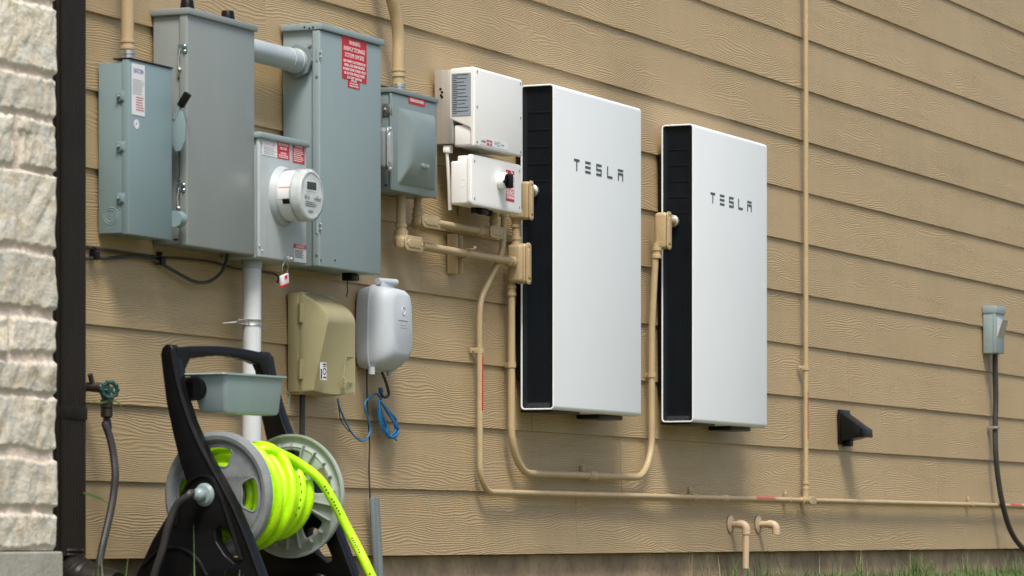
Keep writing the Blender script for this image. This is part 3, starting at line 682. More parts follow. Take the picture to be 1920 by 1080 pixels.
# --- grey conduit fitting on the side of the main cabinet, with oval cover
def oval(cx, cz, hw, hh, n=10):
    r = hw; return [(cx + r * math.cos(R(180 * k / n)), cz + hh - r + r * math.sin(R(180 * k / n))) for k in range(n + 1)] + [(cx - r * math.cos(R(180 * k / n)), cz - hh + r - r * math.sin(R(180 * k / n))) for k in range(n + 1)]
gf = thing("grey_conduit_elbow", "grey conduit body with a zinc oval cover between the tallest cabinet and generation panel", "conduit fitting", (xb4 + .02, -.09, Zz(720, 330, .1)))
dg = d4 + .004; gx = X(731, dg); gz0, gz1 = Zz(731, 321, dg), Zz(731, 236, dg)
mb = MB(); mb.box(gx - .022, gx + .020, dg - .062, dg - .002, gz0 + .004, gz1 - .004, .016, 4); build("fitting_body", mb, m_duct, gf)
mb = MB(); mb.plate([oval(gx, (gz0 + gz1) / 2, .021, (gz1 - gz0) / 2)], (0, -dg, 0), (1, 0, 0), (0, 0, 1), .005, .0015); cv = build("cover_plate", mb, m_zinc, gf)
mb = MB(); mb.plate([oval(gx, (gz0 + gz1) / 2, .013, (gz1 - gz0) / 2 - .018)], (0, -dg - .003, 0), (1, 0, 0), (0, 0, 1), .003, .001)
for z in (gz0 + .008, gz1 - .008): screw(mb, gx, z, dg + .002, .004, .003)
build("cover_boss", mb, m_alu, cv)
mb = MB(); mb.tube(fillet([(gx, -.075, gz0 + .01), (gx, -.075, gz0 - .02), (xb4 - .002, -.075, gz0 - .03)], .02), .017, 16); build("elbow_hub", mb, m_blk, gf)
mb = MB(); mb.box(xb4 - .004, xb4 + .012, .02, .10, Zz(716, 425, .1), Zz(716, 362, .1), .012, 3); o = build("side_hub_plate", mb, m_teal, mcab)

# --- white solar inverter
d6 = .150
xa6, xb6 = X(890, d6), X(979.5, d6); za6, zt6 = Zz(890, 274, d6), Zz(890, 124, d6)
inv = thing("solar_inverter", "white solar inverter with aluminium heat sink above the switch unit with black knob", "inverter", ((xa6 + xb6) / 2, -.07, za6))
dm = DX(843, xa6)
mb = MB(); mb.box(xa6 + .001, xb6 - .01, .012, dm + .01, za6 + .012, zt6 - .006, .002); build("heat_sink", mb, m_alu, inv)
mb = MB()
# cover: side profile (depth, z) with the notch under the label, extruded over the width
zn1, zn2 = WX(843, 223, xa6).z, WX(880, 240, xa6).z; dn = DX(882, xa6)
def rp(pts, r):
    v = fillet([Vector((a, b_, 0)) for a, b_ in ([pts[-1]] + pts + [pts[0]])], r, 4)[1:-1]; return [(p.x, p.y) for p in v]
pr = rp([(dm, zt6 - .004), (d6, zt6), (d6, za6), (dn, za6), (dn, zn2), (dm, zn1)], .010)
mb.plate([[(a, b_) for a, b_ in pr]], ((xa6 + xb6) / 2, 0, 0), (0, -1, 0), (0, 0, 1), xb6 - xa6, .004); build("front_cover", mb, m_ivory, inv)
mb = MB(); mb.box(xa6 + .006, xb6 - .01, DX(850, xa6), d6 - .004, za6 + .003, zn2 + .012, .006, 3); build("lower_side", mb, m_ivory, inv)
mb = MB(); a, b_ = WX(847, 138, xa6 - .0065), WX(883, 216, xa6 - .0065)
xsf = xa6 - .0005
a, b_ = WX(847, 138, xsf), WX(883, 216, xsf)
mb.box(xsf - .0012, xsf - .0002, -a.y, -b_.y, b_.z, a.z); sk = build("rating_label", mb, m_silv, inv)
mb = MB(); rg = random.Random(6)
for i in range(22):
    z = a.z - (a.z - b_.z) * (i + 1) / 23.5; dA = -a.y + .003; L_ = (-b_.y + a.y - .006)
    mb.box(xsf - .0016, xsf - .001, dA, dA + L_ * (.3 if i % 2 else .95) * rg.uniform(.7, 1), z - .0011, z + .0011)
build("small_print", mb, m_ink, sk)
mb = MB()
for u, v in ((.05, .06), (.05, .5), (.05, .94), (.96, .06), (.96, .5), (.96, .94)): screw(mb, xa6 + (xb6 - xa6) * u, zt6 - (zt6 - za6) * v, d6, .0045, .0015)
build_each("cover_screw", mb, m_zinc, inv)
mb = MB()
for px, py in ((826, 167), (829, 173), (827, 179), (829, 182)):
    c = WX(px, py, xa6 + .001); screwx(mb, xa6 + .001, -c.y, c.z, .004, .003)
build_each("side_screw", mb, m_blk, inv)
s1 = sticker(inv, 900, 952, 257, 270, d6, m_lab); lines(s1, [("solar", 1, .9)], 901.5, 911.5, 259, 268, d6, m_ink, .6)
mb = MB(); mb.box(X(912, d6), X(922, d6), d6 + .001, d6 + .0016, Zz(912, 271, d6), Zz(912, 262, d6)); s2 = build("logo_block", mb, m_red, s1)
lines(s1, [("edge", 1, .9)], 912.3, 921.7, 262, 270, d6 + .0008, m_lab, .75, "lettering"); lines(s1, [("HD", 1, .9)], 927, 938, 263, 274, d6, m_inkt, .75); lines(s1, [("wave", 1, .9)], 938.5, 944.5, 270, 274, d6, m_inkt, .7)

# --- DC switch unit under the inverter
d7 = .138
xa7, xb7 = X(884, d7), X(978.5, d7); za7, zt7 = Zz(884, 384, d7), Zz(884, 288, d7)
dsu = thing("inverter_switch_unit", "white switch unit with black rotary knob and red label under the solar inverter", "switch box", ((xa7 + xb7) / 2, -.07, za7))
mb = MB(); mb.box(xa7 + .002, xb7 - .004, DX(844, xa7 + .002), d7 - .005, za7 + .003, zt7 - .02, .008, 4); bdy = build("housing", mb, m_ivory, dsu)
mb = MB(); mb.box(xa7 + .01, xb7 - .03, DX(857, xa7 + .01), d7 - .02, za7 + .012, zt7 - .003, .006, 3); mb.box(xa7 + .15, xb7 - .03, .012, DX(857, xa7 + .01) + .01, za7 + .03, zt7 - .02, .002); build("back_box", mb, m_ivory, dsu)
mb = MB(); mb.plate([rrect(xa7, za7, xb7, zt7, .016)], (0, -(d7 - .009), 0), (1, 0, 0), (0, 0, 1), .018, .005); build("front_cover", mb, m_ivory, dsu)
mb = MB(); c = WX(869, 342, xa7 + .002); mb.torus((xa7 + .002, c.y, c.z), (-1, 0, 0), .0115, .0008, 28, 6); build("knockout", mb, m_ivory, dsu)
mb = MB()
for u, v in ((.06, .13), (.06, .86), (.95, .13), (.95, .86)): screw(mb, xa7 + (xb7 - xa7) * u, zt7 - (zt7 - za7) * v, d7, .0045, .0015)
build_each("cover_screw", mb, m_zinc, dsu)
s1 = sticker(dsu, 948.5, 964, 318, 376, d7, m_red)
mb = MB(); x0, x1 = X(949, d7), X(963.5, d7); z1, z0 = Zz(949, 318, d7), Zz(949, 376, d7)
rg = random.Random(12)
for k in range(7):
    xx = x0 + (x1 - x0) * (k + .5) / 7; z = z0 + (z1 - z0) * .08; hw_ = (x1 - x0) / (16 if k == 6 else 26)
    while z < z1 - (z1 - z0) * rg.uniform(.05, .3):
        l_ = (z1 - z0) * rg.uniform(.05, .14); mb.box(xx - hw_, xx + hw_, d7 + .001, d7 + .0014, z, z + l_); z += l_ + (z1 - z0) * .03
build("small_print", mb, m_lab, s1)
k0 = W(937, 340, d7)
mb = MB(); mb.lathe((k0.x - .0, -d7, k0.z), (0, -1, 0), [(.0265, 0), (.0265, .022), (.024, .026), (0, .026)], 28); kb = build("knob_base", mb, m_ivory, dsu)
mb = MB(); mb.lathe((k0.x, -d7 - .024, k0.z), (0, -1, 0), [(.0225, 0), (.0225, .004), (.018, .006), (0, .006)], 28)
mb.obox((k0.x, -d7 - .036, k0.z), Vector((.0095, 0, 0)), Vector((0, .009, 0)), Vector((0, 0, .0235)), .006, 3)
mb.obox((k0.x - .02, -d7 - .028, k0.z - .004), Vector((.009, 0, 0)), Vector((0, .004, 0)), Vector((0, 0, .005)), .002, 2)
build("rotary_knob", mb, m_blk, dsu)
mb = MB()
for px in (889, 901, 918): o_ = W(px, 385, .09); mb.tube([(o_.x, -.09, za7 + .01), (o_.x, -.09, za7 - .014)], .0105, 14)
build_each("cable_gland", mb, m_blk, dsu)
mb = MB(); mb.box(X(905, .12), X(918, .12), .1, .118, za7 - .018, za7 + .004, .003); build_each("bottom_plug", mb, m_blk, dsu)

# --- antenna rod
an = W(839, 284, .05); ant = thing("inverter_antenna", "thin white antenna rod hanging below the inverter's left corner", "antenna", W(844, 394, .05))
mb = MB(); mb.tube([W(838, 286, .05), W(842, 345, .05), W(844, 394, .05)], [.0052, .0058, .0064], 12); build("rod", mb, m_ivory, ant)
mb = MB(); c = W(840, 282, .05); mb.obox(c, Vector((.016, 0, 0)), Vector((0, .010, 0)), Vector((0, 0, .008)), .002); mb.obox(c + Vector((0, 0, .011)), Vector((.010, 0, 0)), Vector((0, .012, 0)), Vector((0, 0, .004)), .001); build("bracket", mb, m_ivory, ant)

# --- battery units
def battery(label, pfl, pfr, prl, pt, pb, lpx, grp=None):
    d_f = .148; x0, x1 = X(pfl, d_f), X(pfr, d_f); d_r = DX(prl, x0); z1, z0 = Zz(pfl, pt, d_f), Zz(pfl, pb, d_f)
    T = thing("home_battery", label, "home battery", ((x0 + x1) / 2, -.08, z0), "white wall batteries with dark sides")
    cr = .014; th = .0055
    mb = MB(); mb.plate([rrect(d_r, z0, d_f, z1, cr), rrect(d_r + th, z0 + th, d_f - th, z1 - th, cr - th)[::-1]], ((x0 + x1) / 2, 0, 0), (0, -1, 0), (0, 0, 1), x1 - x0, .0015); 
    build("shell", mb, m_white, T)
    mb = MB(); mb.box(x0 + .03, x1 - .004, d_r + th, d_f - th, z0 + th, z1 - th); build("core", mb, m_vent, T)
    mb = MB(); n = 17; da, db = d_r + th, d_f - th
    # ribbed dished side
    def f(u, v):
        d_ = da + (db - da) * u; zz = z0 + th + (z1 - z0 - 2 * th) * v
        e = min(u * (db - da), (1 - u) * (db - da), v * (z1 - z0), (1 - v) * (z1 - z0)); t_ = min(1, e / .024)
        rec = .003 + .009 * (1 - (1 - t_) ** 2)
        rec -= .0012 * (1 if int(u * 51) % 2 else 0) * (t_ >= .5)
        return Vector((x0 + rec, -d_, zz))
    mb.grid(f, 102, 60); build("side_vent", mb, m_vent, T, sharp=25)
    mb = MB()
    for k in range(5):
        z = z1 - .09 - k * .056; mb.box(x0 + .0095, x0 + .0118, da + .016, db - .014, z - .0025, z + .0025, .0008)
    build_each("louvre", mb, m_vent, T)
    mb = MB(); mb.box(x0 + .01, x0 + (x1 - x0) * .33, d_r - .006, d_f - .012, z0 - .007, z0 + .0005, .003); mb.box(x0 + (x1 - x0) * .62, x0 + (x1 - x0) * .9, d_r - .004, d_f - .035, z0 - .016, z0 + .0005, .006)
    build_each("base_bracket", mb, m_blk, T)
    mb = MB(); mb.box(x0 + .03, x1 - .03, .0, d_r + .002, z0 + .1, z1 - .1, .002); build("wall_bracket", mb, m_blk, T)
    # wordmark
    pa, pb2, ptop, pbot = lpx; d = d_f; xa, xb = X(pa, d), X(pb2, d); zt_, zb = Zz(pa, ptop, d), Zz(pa, pbot, d)
    H = zt_ - zb; cw = (xb - xa) / 9.3; sp = (xb - xa - cw) / 4; mb = MB()
    def bar(i, u0, u1, v0, v1): mb.box(xa + i * sp + u0 * cw, xa + i * sp + u1 * cw, d + .0002, d + .0012, zb + v0 * H, zb + v1 * H)
    t = .19
    bar(0, 0, 1, 1 - t, 1); bar(0, .42, .58, 0, 1 - t - .03)
    bar(1, 0, 1, 1 - t, 1); bar(1, 0, 1, .5 - t / 2, .5 + t / 2); bar(1, 0, 1, 0, t)
    bar(2, 0, 1, 1 - t, 1); bar(2, 0, .16, .5 + t / 2 + .001, 1 - t - .001); bar(2, 0, 1, .5 - t / 2, .5 + t / 2); bar(2, .84, 1, t + .001, .5 - t / 2 - .001); bar(2, 0, 1, 0, t)
    bar(3, 0, .16, t + .001, 1); bar(3, 0, 1, 0, t)
    bar(4, 0, 1, 1 - t, 1); bar(4, 0, 1, .5 - t / 2 + .08, .5 + t / 2 + .08); bar(4, 0, .16, 0, .5 - t / 2 + .079); bar(4, .84, 1, 0, .5 - t / 2 + .079)
    build_each("letter_stroke", mb, m_tlet, T) if False else build("wordmark", mb, m_tlet, T); return T, x0, x1, z0, z1, d_r
B1 = battery("nearer, larger-looking white battery cabinet with dark ribbed side beside the inverter", 1038.5, 1202, 976, 156.5, 768, (1076, 1168, 297, 319))
B2 = battery("farther white battery cabinet nearest the thin vertical conduit", 1300, 1438, 1240, 231.5, 791.5, (1332, 1409, 360, 380))

# ------------------------------------------------------------------ tan conduit runs
def coupling(T, p, ax, r, l=.03, mat=m_tan, name="coupling", extra=.0035):
    mb = MB(); p = Vector(p); ax = Vector(ax).normalized()
    mb.lathe(p - ax * l / 2, ax, [(r, 0), (r + extra, .001), (r + extra, l * .3), (r + extra * .4, l * .34), (r + extra * .4, l * .66), (r + extra, l * .7), (r + extra, l - .001), (r, l)], 20); return build(name, mb, mat, T)
def strap(T, p, r, vert=True, side=-1, mat=m_tan):
    p = Vector(p); mb = MB(); ax = Vector((0, 0, 1)) if vert else Vector((1, 0, 0)); ot = Vector((1, 0, 0)) if vert else Vector((0, 0, 1))
    mb.lathe(p - ax * .009, ax, [(r + .0003, 0), (r + .003, 0), (r + .003, .018), (r + .0003, .018)], 18)
    e = p + ot * side * (r + .014); dd = -p.y
    mb.obox((e.x, -.008, e.z), ot * .014, Vector((0, .002, 0)), ax * .009, .001)
    mb.obox((p + ot * side * (r + .002)).to_tuple()[0:1] + (-.5 * dd,) + ((p + ot * side * (r + .002)).z,), ot * .0015, Vector((0, dd * .5, 0)), ax * .009, .0005)
    screw(mb, e.x, e.z, .010, .005, .004); return build("strap", mb, mat, T)
def lb(T, c, L_, wd, dep, vert=False, mat=m_tan):
    "conduit body: c centre, cover towards the viewer"
    c = Vector(c); mb = MB(); hx, hz = (wd / 2, L_ / 2) if vert else (L_ / 2, wd / 2)
    mb.box(c.x - hx + .002, c.x + hx - .002, -c.y - dep / 2, -c.y + dep / 2 - .002, c.z - hz + .002, c.z + hz - .002, min(hx, hz, dep / 2) * .7, 4)
    b = build("conduit_body", mb, mat, T)
    mb = MB(); y = c.y - dep / 2
    mb.plate([rrect(c.x - hx, c.z - hz, c.x + hx, c.z + hz, min(hx, hz) * .75)], (0, y, 0), (1, 0, 0), (0, 0, 1), .005, .0015)
    q = .62 if vert else .62
    ix, iz = (hx * .55, hz * .72) if vert else (hx * .72, hz * .55)
    mb.plate([rrect(c.x - ix, c.z - iz, c.x + ix, c.z + iz, min(ix, iz) * .9)], (0, y - .003, 0), (1, 0, 0), (0, 0, 1), .004, .0015)
    for s in (-1, 1): screw(mb, c.x + (0 if vert else s * hx * .85), c.z + (s * hz * .87 if vert else 0), -y + .002, .0035, .003)
    build("body_cover", mb, mat, b); return b
def pipe(T, pts, r, rad=.1, name="pipe", mat=m_tan, seg=18):
    mb = MB(); mb.tube(fillet(pts, rad, 10), r, seg); return build(name, mb, mat, T)
def V(p, dz=0, dx=0): return Vector((p.x + dx, p.y, p.z + dz))

# C1: top-left riser into the slate blue switch
d_ = .05; c = W(239, 90, d_); T = thing("riser_conduit", "tan conduit rising from the top of the slate blue safety switch", "conduit", c)
zb1 = zb_ - .002
pipe(T, [(c.x, -d_, zb1 + .03), (c.x, -d_, 3.9)], .0172)
coupling(T, (c.x, -d_, Zz(239, 84, d_)), (0, 0, 1), .0172, .026)
coupling(T, (c.x, -d_, zb1 + .018), (0, 0, 1), .0165, .034, m_zinc, "hub_connector", .0045)
# C2: bent riser into the generation panel
c = W(747, 150, .055); T = thing("bent_riser_conduit", "tan conduit bending left as it rises from the generation panel", "conduit", c); zt_ = zt5 + .008
pts = smooth([(c.x, -.055, zt_ + .02), W(747, 120, .055), W(747.5, 75, .055), W(743, 35, .055), W(735, 0, .055), W(727, -35, .055), W(719, -75, .055), W(712, -130, .055), W(706, -200, .055), W(706, -320, .055), W(706, -420, .055)], 6)
mb = MB(); mb.tube(pts, .0185, 20); build("pipe", mb, m_tan, T)
coupling(T, (c.x, -.055, Zz(747, 137, .055)), (0, 0, 1), .0185, .024); coupling(T, (c.x, -.055, zt_ + .014), (0, 0, 1), .018, .034, m_zinc, "hub_connector", .0045)

# C3: lower run from the generation panel to the vertical fitting
rC = .0148; dC = .05
a = W(752, 372, dC); e = W(752, 452, dC)
T3 = thing("lower_cross_conduit", "thicker tan conduit with rounded body, the lower run under the generation panel", "conduit", e)
pipe(T3, [(a.x, -dC, za5 + .01), (a.x, -dC, e.z)], rC); coupling(T3, (a.x, -dC, Zz(752, 430, dC)), (0, 0, 1), rC, .035)
mb = MB(); mb.tube(fillet([(a.x, -dC, Zz(752, 432, dC)), (a.x, -dC, e.z - .002), (a.x + .035, -dC - .008, e.z - .006)], .02), [.0215] * 13, 18); mb.ball((a.x - .004, -dC, e.z), .0245, 18); build("elbow", mb, m_tan, T3)
cv_ = W(776, 457, .085); lb(T3, (cv_.x, -.066, cv_.z), .125, .046, .038)
p1 = W(800, 464, .055); p2 = W(966, 493, .050)
zr = (Zz(800, 464, .055) + Zz(940, 487, .05)) / 2
pipe(T3, [(p1.x - .03, -.053, zr + .002), (p2.x, -.053, zr)], .0125)
coupling(T3, (W(955, 490, .05).x, -.053, zr), (1, 0, 0), .0125, .045, extra=.005)
# strut holding it
s_ = W(860, 478, .03)
TS = thing("strut_bracket", "short vertical tan slotted channel with a clamp behind the lower cross conduit", "bracket", (s_.x, 0, s_.z - .06))
mb = MB()
for dx_ in (-.019, .019): mb.box(s_.x + dx_ - .0035, s_.x + dx_ + .0035, .001, .034, s_.z - .06, s_.z + .065, .001)
mb.box(s_.x - .02, s_.x + .02, .001, .006, s_.z - .058, s_.z + .063); build("channel", mb, m_tan, TS)
mb = MB(); mb.lathe((s_.x - .008, -.053, zr), (1, 0, 0), [(.0128, 0), (.0155, 0), (.0155, .016), (.0128, .016)], 18); cz = s_.z
mb.box(s_.x - .008, s_.x + .008, .052, .088, zr + .012, zr + .016, .001); mb.ball((s_.x, -.085, zr + .018), .006, 10); build("pipe_clamp", mb, m_tan, TS)

# C4: upper run to the switch unit
r4 = .0118; a = W(783, 380, .05); e = W(783, 420, .05)
T4 = thing("upper_cross_conduit", "thinner tan conduit, upper run from generation panel to the switch unit's underside", "conduit", e)
pipe(T4, [(a.x, -.05, za5 + .01), (a.x, -.05, e.z)], r4); coupling(T4, (a.x, -.05, Zz(783, 398, .05)), (0, 0, 1), r4, .03)
mb = MB(); mb.tube(fillet([(a.x, -.05, Zz(783, 400, .05)), (a.x, -.05, e.z + .004), (a.x + .03, -.056, e.z - .004)], .015), [.017] * 13, 16); mb.ball((a.x - .004, -.05, e.z), .0195, 16); build("elbow", mb, m_tan, T4)
cv_ = W(809, 416, .085); lb(T4, (cv_.x, -.066, cv_.z), .125, .040, .036)
zr4 = (Zz(850, 425, .055) + Zz(900, 432, .055)) / 2; xq = X(934, .07)
pipe(T4, [(cv_.x + .05, -.055, zr4), (xq, -.055, zr4)], .0112); coupling(T4, (X(900, .055), -.055, zr4), (1, 0, 0), .0112, .04, extra=.005)
cb_ = W(931, 436, .08); lb(T4, (cb_.x, -.064, zr4), .105, .038, .036)
xr4 = X(928, .06); pipe(T4, [(xr4, -.055, zr4), (xr4, -.055, za7 + .01)], .0112); coupling(T4, (xr4, -.055, za7 - .012), (0, 0, 1), .0112, .03)

# C5: long thin run: switch unit -> down -> right along the wall
r5 = .0098; dl = .024
P = [W(944, 385, .05), W(944, 440, .05), W(938, 480, .045), W(918, 525, .03), W(903, 560, dl), W(899, 600, dl), W(899.5, 700, dl), W(900, 860, dl)]
T5 = thing("long_bottom_conduit", "thin tan conduit dropping from the switch unit and running right just above the bottom board", "conduit", W(900, 900, dl))
top = smooth(P, 6)
zz1 = Zz(1200, 930, dl); xc = X(900, dl)
mb = MB(); mb.tube(top + fillet([(xc, -dl, Zz(900, 868, dl)), (xc, -dl, zz1), (X(1010, dl), -dl, zz1)], .125, 12)[1:] + [Vector((X(1505, dl), -dl, zz1)), Vector((7.5, -dl, zz1))], r5, 16); build("pipe", mb, m_tan, T5)
coupling(T5, W(944, 398, .05), (0, 0, 1), r5, .03); strap(T5, (xc, -dl, Zz(899, 657, dl)), r5)
for px in (1302, 1358, 1480, 1822):
    if px == 1358: coupling(T5, (X(px, dl), -dl, zz1), (1, 0, 0), r5, .04)
    else: strap(T5, (X(px, dl), -dl, zz1), r5, False, 1)
def tape(T, x0, x1, z0, z1, d, mat): mb = MB(); mb.box(x0, x1, d, d + .0006, z0, z1); return build("red_tape", mb, mat, T)
def tape_on(T, a, b_, r, ang0, ang1, mat=m_redfade):
    a, b_ = Vector(a), Vector(b_); ax = (b_ - a).normalized(); ey = Vector((0, -1, 0)); ez = ax.cross(ey); mb = MB()
    mb.grid(lambda u, v: a + (b_ - a) * v + (ey * math.cos(R(ang0 + (ang1 - ang0) * u)) + ez * math.sin(R(ang0 + (ang1 - ang0) * u))) * (r + .0006), 8, 4); return build("red_tape", mb, mat, T)
tape_on(T5, (xc, -dl, Zz(899, 770, dl)), (xc, -dl, Zz(899, 668, dl)), r5, -28, 22, m_red)
tape_on(T5, (X(1415, dl), -dl, zz1), (X(1450, dl), -dl, zz1), r5, -75, -5); tape_on(T5, (X(1892, dl), -dl, zz1), (X(1912, dl), -dl, zz1), r5, -75, -5)
# tee where the thin riser meets it
xt = X(1511, dl)
mb = MB(); mb.tube([(xt - .045, -dl, zz1), (xt + .035, -dl, zz1)], .0145, 16); mb.tube([(xt, -dl, zz1), (xt, -dl, zz1 + .04)], .0135, 16); tee = build("tee_fitting", mb, m_tan, T5)
mb = MB(); mb.plate([rrect(xt + .0, zz1 - .016, xt + .075, zz1 + .016, .010)], (0, -dl - .016, 0), (1, 0, 0), (0, 0, 1), .006, .0015); build("fitting_cover", mb, m_tan, tee)
# C8 riser
T8 = thing("thin_riser_conduit", "straight thin tan vertical conduit running full height right of the batteries", "conduit", (xt, -dl, zz1))
pipe(T8, [(xt, -dl, zz1 + .04), (xt, -dl, 4.2)], .0102); coupling(T8, (xt, -dl, Zz(1511, 911, dl)), (0, 0, 1), .0102, .034, extra=.004)
strap(T8, (xt, -dl, Zz(1511, 690, dl)), .0102)
for z in (Zz(1511, 240, dl), Zz(1511, -90, dl)): pass
tape_on(T8, (xt, -dl, Zz(1511, 822, dl)), (xt, -dl, Zz(1511, 735, dl)), .0102, -28, 22)

# C7 riser from the battery fitting down, C6 loop to the second battery
d7_ = .038; r7 = .0135; _, bx0, bx1, bz0, bz1, bdr = B1
T7 = thing("battery_riser_conduit", "tan conduit with a tall oval-covered body at the first battery's upper left side", "conduit", W(968, 470, d7_))
x7 = X(968, d7_)
dcn = .082; cc = Vector((bx0 - .066, -dcn, WX(1006, 358, bx0).z)); zc = Zz(992, 377, dcn)
lb(T7, (cc.x, -.080, zc), .128, .030, .034, True)
mb = MB(); mb.tube([(cc.x, -.075, cc.z + .001), (bx0 - .004, -.075, cc.z)], .0155, 18); build("side_hub", mb, m_tan, T7)
mb = MB(); mb.lathe((bx0 - .010, -.075, cc.z), (1, 0, 0), [(.0155, -.003), (.0215, 0), (.0215, .012), (0, .013)], 12); build("lock_nut", mb, m_zinc, T7)
mb = MB(); mb.box(min(x7, cc.x) - .014, max(x7, cc.x) + .012, .022, .078, zc - .060, zc - .026, .010, 3); build("back_hub", mb, m_tan, T7)
zf = Zz(968, 455, d7_)
pipe(T7, [(x7, -d7_, zc - .03), (x7, -d7_, zf - .02)], r7); coupling(T7, (x7, -d7_, zc - .070), (0, 0, 1), r7, .03, extra=.004)
# tall body where three conduits meet
cx2 = X(974, .06); zcm = Zz(978, 493, .08)
lb(T7, (cx2 + .008, -.066, zcm), .135, .036, .046, True)
mb = MB(); mb.box(cx2 - .026, cx2 + .018, .026, .078, zcm - .062, zcm + .062, .012, 3); build("junction_body", mb, m_tan, T7)
coupling(T7, (x7, -d7_, zcm + .074), (0, 0, 1), r7, .03, extra=.004); 
# loop
T6 = thing("battery_loop_conduit", "tan U-shaped conduit linking the two batteries beneath the nearer one", "conduit", W(1100, 893, .03))
d6_ = .03; x6 = X(959, d6_); zl = (Zz(1010, 887, d6_) + Zz(1180, 896, d6_)) / 2; x6r = X(1222, d6_)
pl = fillet([(x6, -d6_, zcm - .06), (x6, -d6_, zl), (x6r, -d6_, zl), (x6r, -d6_, Zz(1224, 620, d6_)), W(1229, 480, .045), W(1232, 455, .05)], [.15, .15, .4, .2], 12)
mb = MB(); mb.tube(pl, .0118, 18); build("pipe", mb, m_tan, T6)
coupling(T6, (x6, -d6_, Zz(959, 545, d6_)), (0, 0, 1), .0118, .035, extra=.004); strap(T6, (x6, -d6_, Zz(959, 684, d6_)), .0118, side=1)
coupling(T6, (X(1110, d6_), -d6_, zl), (1, 0, 0), .0118, .05, extra=.005); strap(T6, (x6r, -d6_, Zz(1224, 703, d6_)), .0118, side=1)
mb = MB(); c = (X(1104, d6_), -d6_, zl); mb.lathe((c[0] - .006, c[1], c[2]), (1, 0, 0), [(.012, 0), (.016, 0), (.016, .012), (.012, .012)], 14); mb.box(c[0] - .006, c[0] + .006, .0, .012, zl + .01, zl + .035, .001); build("strap", mb, m_tan, T6)
_, ex0, ex1, ez0, ez1, edr = B2
yc = WX(1263, 415, ex0); c2 = Vector((ex0 - .078, yc.y + .012, Zz(1243, 432, .07)))
lb(T6, (c2.x, c2.y, c2.z), .135, .040, .052, True)
mb = MB(); mb.tube([(c2.x, yc.y, yc.z), (ex0 - .004, yc.y, yc.z)], .0155, 18); build("side_hub", mb, m_tan, T6)
mb = MB(); mb.lathe((ex0 - .010, yc.y, yc.z), (1, 0, 0), [(.0155, -.003), (.0225, 0), (.0225, .012), (0, .013)], 12); build("lock_nut", mb, m_zinc, T6)
coupling(T6, W(1231, 474, .048), (0, 0, 1), .0125, .04, extra=.005)

# small hardware on the siding under the switch unit
c = W(863, 393, 0); mb = MB(); mb.box(c.x - .018, c.x + .018, 0, .008, c.z - .018, c.z + .018, .002); mb.box(c.x - .006, c.x + .006, .006, .012, c.z - .012, c.z + .012, .002)
o = build("siding_clip", mb, m_tan); tagp(o, "tiny tan clip plate screwed to the siding below the inverter antenna", "clip")

# ------------------------------------------------------------------ meter pipe
c = W(472, 490, .06); T = thing("meter_riser_pipe", "wide pale grey plastic pipe dropping from the meter box to the ground", "pipe", (c.x, -.06, 0))
pipe(T, [(c.x, -.06, -.05), (c.x, -.06, za3 + .005)], .0262, mat=m_pvcw, seg=28)
mb = MB(); mb.lathe((c.x, -.06, Zz(472, 504, .06)), (0, 0, 1), [(.0262, 0), (.029, .001), (.029, .03), (.0262, .034)], 28); build("pipe_collar", mb, m_pvc, T)
zc_ = Zz(472, 605, .06); mb = MB(); mb.lathe((c.x, -.06, zc_ - .008), (0, 0, 1), [(.0265, 0), (.029, 0), (.0275, .004), (.0275, .012), (.029, .016), (.0265, .016)], 28)
mb.box(c.x - .065, c.x - .026, .05, .056, zc_ - .007, zc_ + .008, .001); mb.tube([(c.x - .062, -.03, zc_), (c.x - .062, -.075, zc_)], .0045, 10); mb.tube([(c.x - .095, -.02, zc_ - .006), (c.x - .055, -.055, zc_)], .0022, 8); build("pipe_clamp", mb, m_zinc, T)

# ------------------------------------------------------------------ telephone box (khaki)
dB = .046; xk0 = X(565, dB); zkt, zkb = Zz(565, 547, dB), Zz(565, 735, dB)
xk1 = X(667, .118)
T = thing("khaki_telecom_box", "khaki plastic telephone interface box with a bulging sculpted door and globe logo", "utility box", ((xk0 + xk1) / 2, -.05, zkb))
mb = MB(); mb.box(xk0 - .002, xk1 - .004, .002, dB - .008, zkb, zkt - .002, .004); build("base", mb, m_beige, T)
mb = MB(); mb.box(xk0 + .001, xk1 - .001, dB - .010, dB + .004, zkb - .001, zkt, .003); bk = build("door_rim", mb, m_beige, T)
def kf(u, v):
    # v 0 bottom .. 1 top
    w_ = min(1, v / .70); ur = .03 + .09 * w_; kb = .42 + .58 * w_
    km = kb + (1 - kb) * max(0, (u - ur) / (1 - ur)) if u > ur else kb * (u / ur) ** .9
    tp = math.sin(min(1, max(0, (1 - v) / .29)) * math.pi / 2) ** .9
    bt = min(1, v / .02) ** .5; rt = min(1, (1 - u) / .02) ** .5
    k = min(km, tp) * bt * rt
    topdrop = .014 * (abs(u - .45) / .55) ** 2
    return Vector((xk0 + (xk1 - xk0) * u, -(dB + .003 + .070 * k), zkb + (zkt - zkb) * v - topdrop * (v ** 8) - .012 * math.sin(math.pi * u) * (1 - v) ** 6))
mb = MB(); mb.grid(kf, 90, 130); dk = build("door", mb, m_beige, T, sharp=18)
mb = MB(); mb.box(xk0 + .004, xk1 - .002, .006, dB + .004, zkb - .006, zkb + .001, .003); build("bottom_lip", mb, m_beige, T)
for py in (586, 692):
    mb = MB(); z = Zz(565, py, dB); mb.box(xk0 - .005, xk0 + .016, dB - .01, dB + .006, z - .030, z + .026, .002); mb.tube([(xk0 - .005, -dB, z - .028), (xk0 - .005, -dB, z + .028)], .0045, 10); build("hinge", mb, m_beige, T)
dkf = dB + .071
